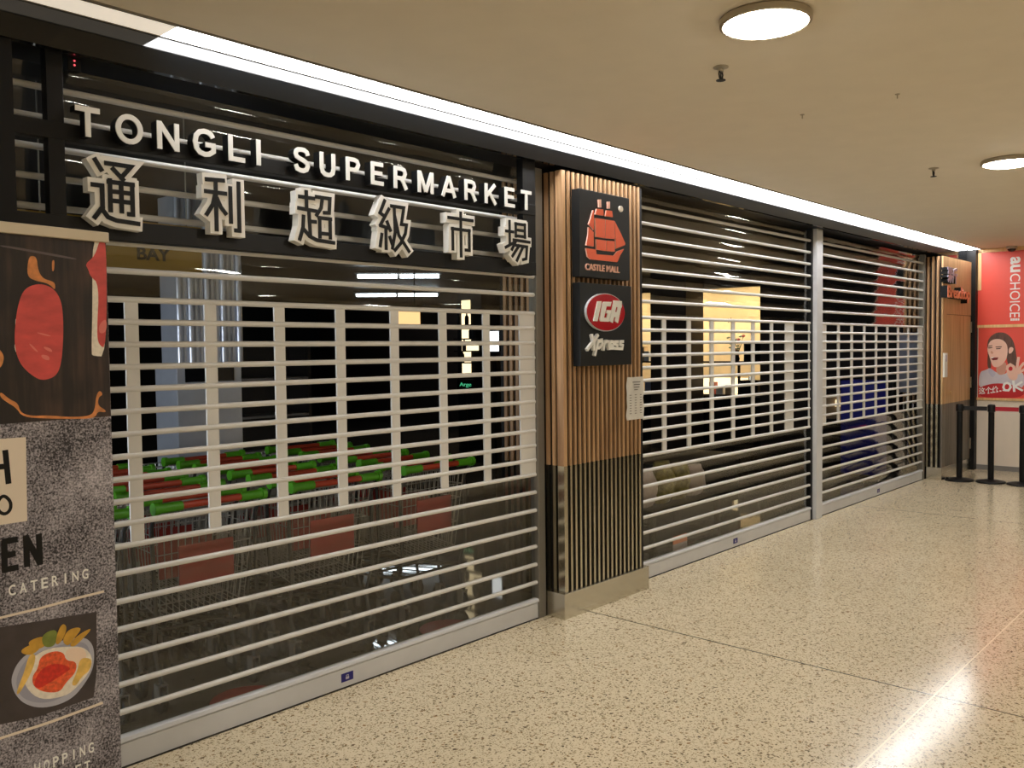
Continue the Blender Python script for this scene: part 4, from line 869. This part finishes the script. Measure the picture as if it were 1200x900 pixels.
# dark gondola shelving
def gondola(x, y, label):
    t = thing('shelf_unit', (x, y, 0), label, 'shelf', 'dark shelf units in the store')
    MB().box(x-0.7, x+0.7, y+0.18, y+0.22, -0.002, 1.75).box(x-0.72, x-0.68, y-0.2, y+0.22, -0.002, 1.75).box(x+0.68, x+0.72, y-0.2, y+0.22, -0.002, 1.75).build('frame', M['dark'], t)
    for z in (0.15, 0.55, 0.95, 1.35): MB().box(x-0.68, x+0.68, y-0.2, y+0.18, z, z+0.025).build('shelf_board', M['skirt'], t)
gondola(4.9, 4.9, 'dark shelf unit behind the trolleys, right of the silver column'); gondola(6.5, 8.0, 'dark shelf unit furthest back in the store'); gondola(2.3, 4.9, 'dark shelf unit behind the trolleys, left of the silver column')

# warm room beyond the right hand shutters
struct('trim_6', MB().box(12.35, 12.9, 4.0, 4.68, -0.002, H), M['brown'])
struct('trim_7', MB().box(12.5, 12.98, 2.0, 2.78, -0.002, H), M['brown'])
for x, y, lb in ((13.72, 3.9, 'small round warm downlight over the counter nearest the corridor'), (13.7, 5.1, 'small round warm downlight in the middle of the warm room'), (13.7, 6.6, 'small round warm downlight at the back of the warm room')):
    t = thing('downlight', (x, y, H), lb, 'ceiling light', 'downlights in the warm room')
    MB().lathe([(0.10, 0), (0.105, -0.012), (0.09, -0.016)], (x, y, H), 20).build('rim', M['lamp_rim'], t, True)
    MB().lathe([(0.088, -0.012), (0.05, -0.02), (0.001, -0.022)], (x, y, H), 20).build('diffuser', M['room_lamp'], t, True)
t = thing('serving_counter', (13.2, 3.6, 0), 'pale serving counter with lit glass top in the warm room', 'counter')
MB().box(13.05, 13.6, 2.9, 6.6, -0.002, 0.82).build('body', M['void'], t); MB().box(13.0, 13.62, 2.88, 6.62, 0.82, 0.86).build('worktop', M['steel'], t)
MB().box(13.45, 13.5, 3.5, 4.4, 0.86, 1.12).build('lit_display', M['fridge'], t)
MB().box(13.02, 13.3, 2.9, 6.6, 1.385, 1.41).build('upper_shelf', M['void'], t)
for y in (2.95, 3.45, 5.4): MB().box(13.1, 13.14, y, y+0.03, 0.86, 1.385).build('shelf_support', M['void'], t)
t = thing('dark_oven', (13.2, 3.12, 1.41), 'black square oven standing on the upper shelf of the counter', 'oven')
MB().box(13.04, 13.4, 2.96, 3.34, 1.41, 1.74).build('case', M['void'], t, bevel=0.006); MB().box(13.032, 13.04, 3.0, 3.30, 1.45, 1.70).build('door', M['glassy'], t)
t = thing('espresso_machine', (12.9, 3.5, 0.86), 'dark low machine standing on the serving counter', 'machine')
MB().box(13.05, 13.35, 3.10, 3.42, 0.86, 1.10).build('case', M['void'], t, bevel=0.01); MB().lathe([(0.03, 1.10), (0.03, 1.16)], (13.15, 3.28, 0), 10).build('cap', M['steel'], t)
t = thing('flower_vase', (13.12, 3.50, 1.41), 'vase of red flowers on the upper shelf beside the oven', 'vase')
MB().lathe([(0.03, 0), (0.045, 0.04), (0.03, 0.09), (0.035, 0.10)], (13.12, 3.50, 1.41), 14).build('pot', M['void'], t, True)
b, c = MB(), MB()
for i in range(16):
    a = i*2.4; r = 0.03+0.006*i; z = 1.52+0.02*i
    p = (13.12+r*math.cos(a)*0.6, 3.50+r*math.sin(a), z); b.tube([(13.12, 3.50, 1.5), p], 0.004, 4)
    b.add([p, (p[0]+0.03, p[1]+0.05, p[2]+0.02), (p[0], p[1]+0.09, p[2]), (p[0]-0.02, p[1]+0.05, p[2]-0.02)], [(0, 1, 2, 3)])
    if i % 3 == 0: c.lathe([(0.004, -0.02), (0.03, 0), (0.034, 0.012), (0.01, 0.03)], (p[0], p[1], p[2]), 8)
b.build('stems', M['leaf'], t, recalc=False); c.build('blooms', M['petal'], t, True)
for i, (y, z, w_, h_, m) in enumerate(((3.60, 0.86, .10, .16, 'carton'), (3.75, 0.86, .12, .10, 'white'), (3.90, 0.86, .10, .20, 'orange'), (5.15, 0.86, .14, .22, 'pale_blue'), (5.3, 1.41, .14, .26, 'carton'), (5.2, 1.41, .1, .18, 'white'))):
    o = MB().box(13.08, 13.2, y, y+w_, z, z+h_).build('food_box', M[m], None, bevel=0.004)
    tag(o, ['beige box on the lit counter', 'white box on the lit counter', 'orange box on the lit counter', 'pale blue box on the counter behind the pillar', 'beige box on the upper shelf behind the pillar', 'white box on the upper shelf behind the pillar'][i], 'box', 'boxes on the serving counter')
b = MB(); text_into(b, 'ily', lambda u, v, w_: (14.4-w_, -u, v), -4.36, -4.18, 2.06, 2.18, 0, 0.004)
tag(b.build('wall_script', M['bay_ink']), 'small dark script lettering on the cream wall of the warm room', 'wall lettering')

# things just inside the right hand shutters
t = thing('blue_cabinet', (10.85, 0.5, 0), 'tall dark blue cabinet on black feet just inside the far right shutter', 'cabinet')
MB().box(10.62, 11.02, 0.36, 0.78, 0.08, 1.22).build('body', M['blue'], t, bevel=0.01)
MB().box(11.02, 11.10, 0.30, 0.78, 0.08, 1.2).build('dark_side', M['void'], t)
for x in (10.66, 10.98): MB().box(x, x+0.05, 0.34, 0.5, -0.002, 0.08).build('foot', M['black'], t)
t = thing('pale_notice_board', (11.26, 0.2, 1.1), 'pale blue grey panel fixed inside beside the end pillar', 'panel')
MB().box(11.245, 11.272, 0.07, 0.29, 1.06, 1.80).build('board', M['pale_blue'], t)
MB().box(11.24, 11.275, 0.06, 0.07, 1.05, 1.81).box(11.24, 11.275, 0.29, 0.30, 1.05, 1.81).build('edge_strip', M['skirt'], t)
t = thing('low_shelf', (12.1, 1.3, 0), 'low dark shelf holding beige cartons inside the far right shutter', 'shelf')
MB().box(12.0, 12.4, 0.95, 1.62, 0.58, 0.62).box(12.38, 12.42, 0.95, 1.62, -0.002, 1.15).box(12.0, 12.4, 0.95, 1.62, 0.04, 0.08).build('boards', M['dark'], t)
for y in (0.95, 1.59): MB().box(12.0, 12.04, y, y+0.03, -0.002, 1.15).build('leg', M['dark'], t)
for i, (y, w_, h_, lb) in enumerate(((1.40, .17, .34, 'tall beige carton at the left of the low shelf'), (1.20, .17, .40, 'beige carton in the middle of the low shelf'), (1.02, .13, .28, 'small beige carton at the right of the low shelf'))):
    tag(MB().box(12.06, 12.3, y, y+w_, 0.62, 0.62+h_).build('carton', M['carton'], None, bevel=0.004), lb, 'carton', 'cartons on the low shelf')
t = thing('table_lamp', (12.04, 1.39, 0.62), 'small glowing table lamp standing between the cartons on the low shelf', 'lamp')
MB().lathe([(0.03, 0), (0.03, 0.01), (0.008, 0.02), (0.008, 0.20)], (12.035, 1.385, 0.62), 12).build('stem', M['void'], t, True)
MB().lathe([(0.035, 0.18), (0.028, 0.27)], (12.035, 1.385, 0.62), 14).build('lamp_shade', M['fridge'], t, True)
def pack(x, y, z, w_, h_, m, lb, seed):
    rnd = random.Random(seed); b = MB(); n, k = 10, 8; prof = []
    vs, fs = [], []
    for j in range(k+1):
        q = j/k; th = 0.012+0.10*w_/0.2*math.sin(math.pi*min(0.96, max(0.04, q)))**0.6
        for i in range(n):
            a = 2*math.pi*i/n
            vs.append((x+(w_/2)*math.cos(a)*(1+rnd.uniform(-.06, .06)), y+th*math.sin(a)*(1+rnd.uniform(-.15, .15)), z+h_*q+rnd.uniform(-.006, .006)*(0 < j < k)))
    for j in range(k):
        for i in range(n): fs.append((j*n+i, j*n+(i+1) % n, (j+1)*n+(i+1) % n, (j+1)*n+i))
    fs += [tuple(range(n)), tuple(range((k+1)*n-1, k*n-1, -1))]
    b.add(vs, fs); tag(b.build('snack_pack', M[m], None, True), lb, 'pack', 'packs inside the right shutter')
t = thing('display_stand', (6.1, 0.5, 0), 'low dark display stand just inside the middle shutter', 'stand')
MB().box(5.70, 6.75, 0.28, 0.72, 0.34, 0.37).box(5.70, 6.75, 0.28, 0.72, 0.04, 0.07).build('boards', M['dark'], t)
for x in (5.70, 6.71):
    for y in (0.28, 0.68): MB().box(x, x+0.04, y, y+0.04, -0.002, 0.37).build('leg', M['dark'], t)
for i, (x, h_, m, lb) in enumerate(((5.86, .30, 'bag', 'pale crinkled pack at the left of the display stand'), (6.12, .34, 'bag_b', 'green and gold pack second along the display stand'), (6.38, .30, 'bag_b', 'green and gold pack third along the display stand'), (6.62, .26, 'bag', 'pale crinkled pack at the right of the display stand'))):
    pack(x, 0.47, 0.37, 0.20, h_, m, lb, i)
t = thing('reflection_cover', (7.5, 1.1, 0), 'low dark table added to hide the warm room reflected in the store floor', 'table')  # added to cover the warm room's mirror image in the glossy floor
MB().box(6.95, 8.3, 0.85, 1.4, 0.50, 0.54).build('tabletop', M['dark'], t); MB().box(7.0, 8.25, 0.9, 1.35, 0.06, 0.50).build('base_panel', M['void'], t)
MB().box(7.05, 8.2, 0.95, 1.3, -0.002, 0.06).build('plinth', M['void'], t)
t = thing('price_card', (5.78, 0.12, 0), 'small white and orange card standing on the store floor behind the middle shutter', 'card')
MB().box(5.70, 5.90, 0.10, 0.105, 0.0, 0.14).build('white_part', M['shirt'], t); MB().box(5.70, 5.90, 0.10, 0.105, 0.14, 0.20).build('orange_part', M['peach'], t)
MB().box(5.74, 5.86, 0.105, 0.16, -0.002, 0.004).build('easel_foot', M['shirt'], t)
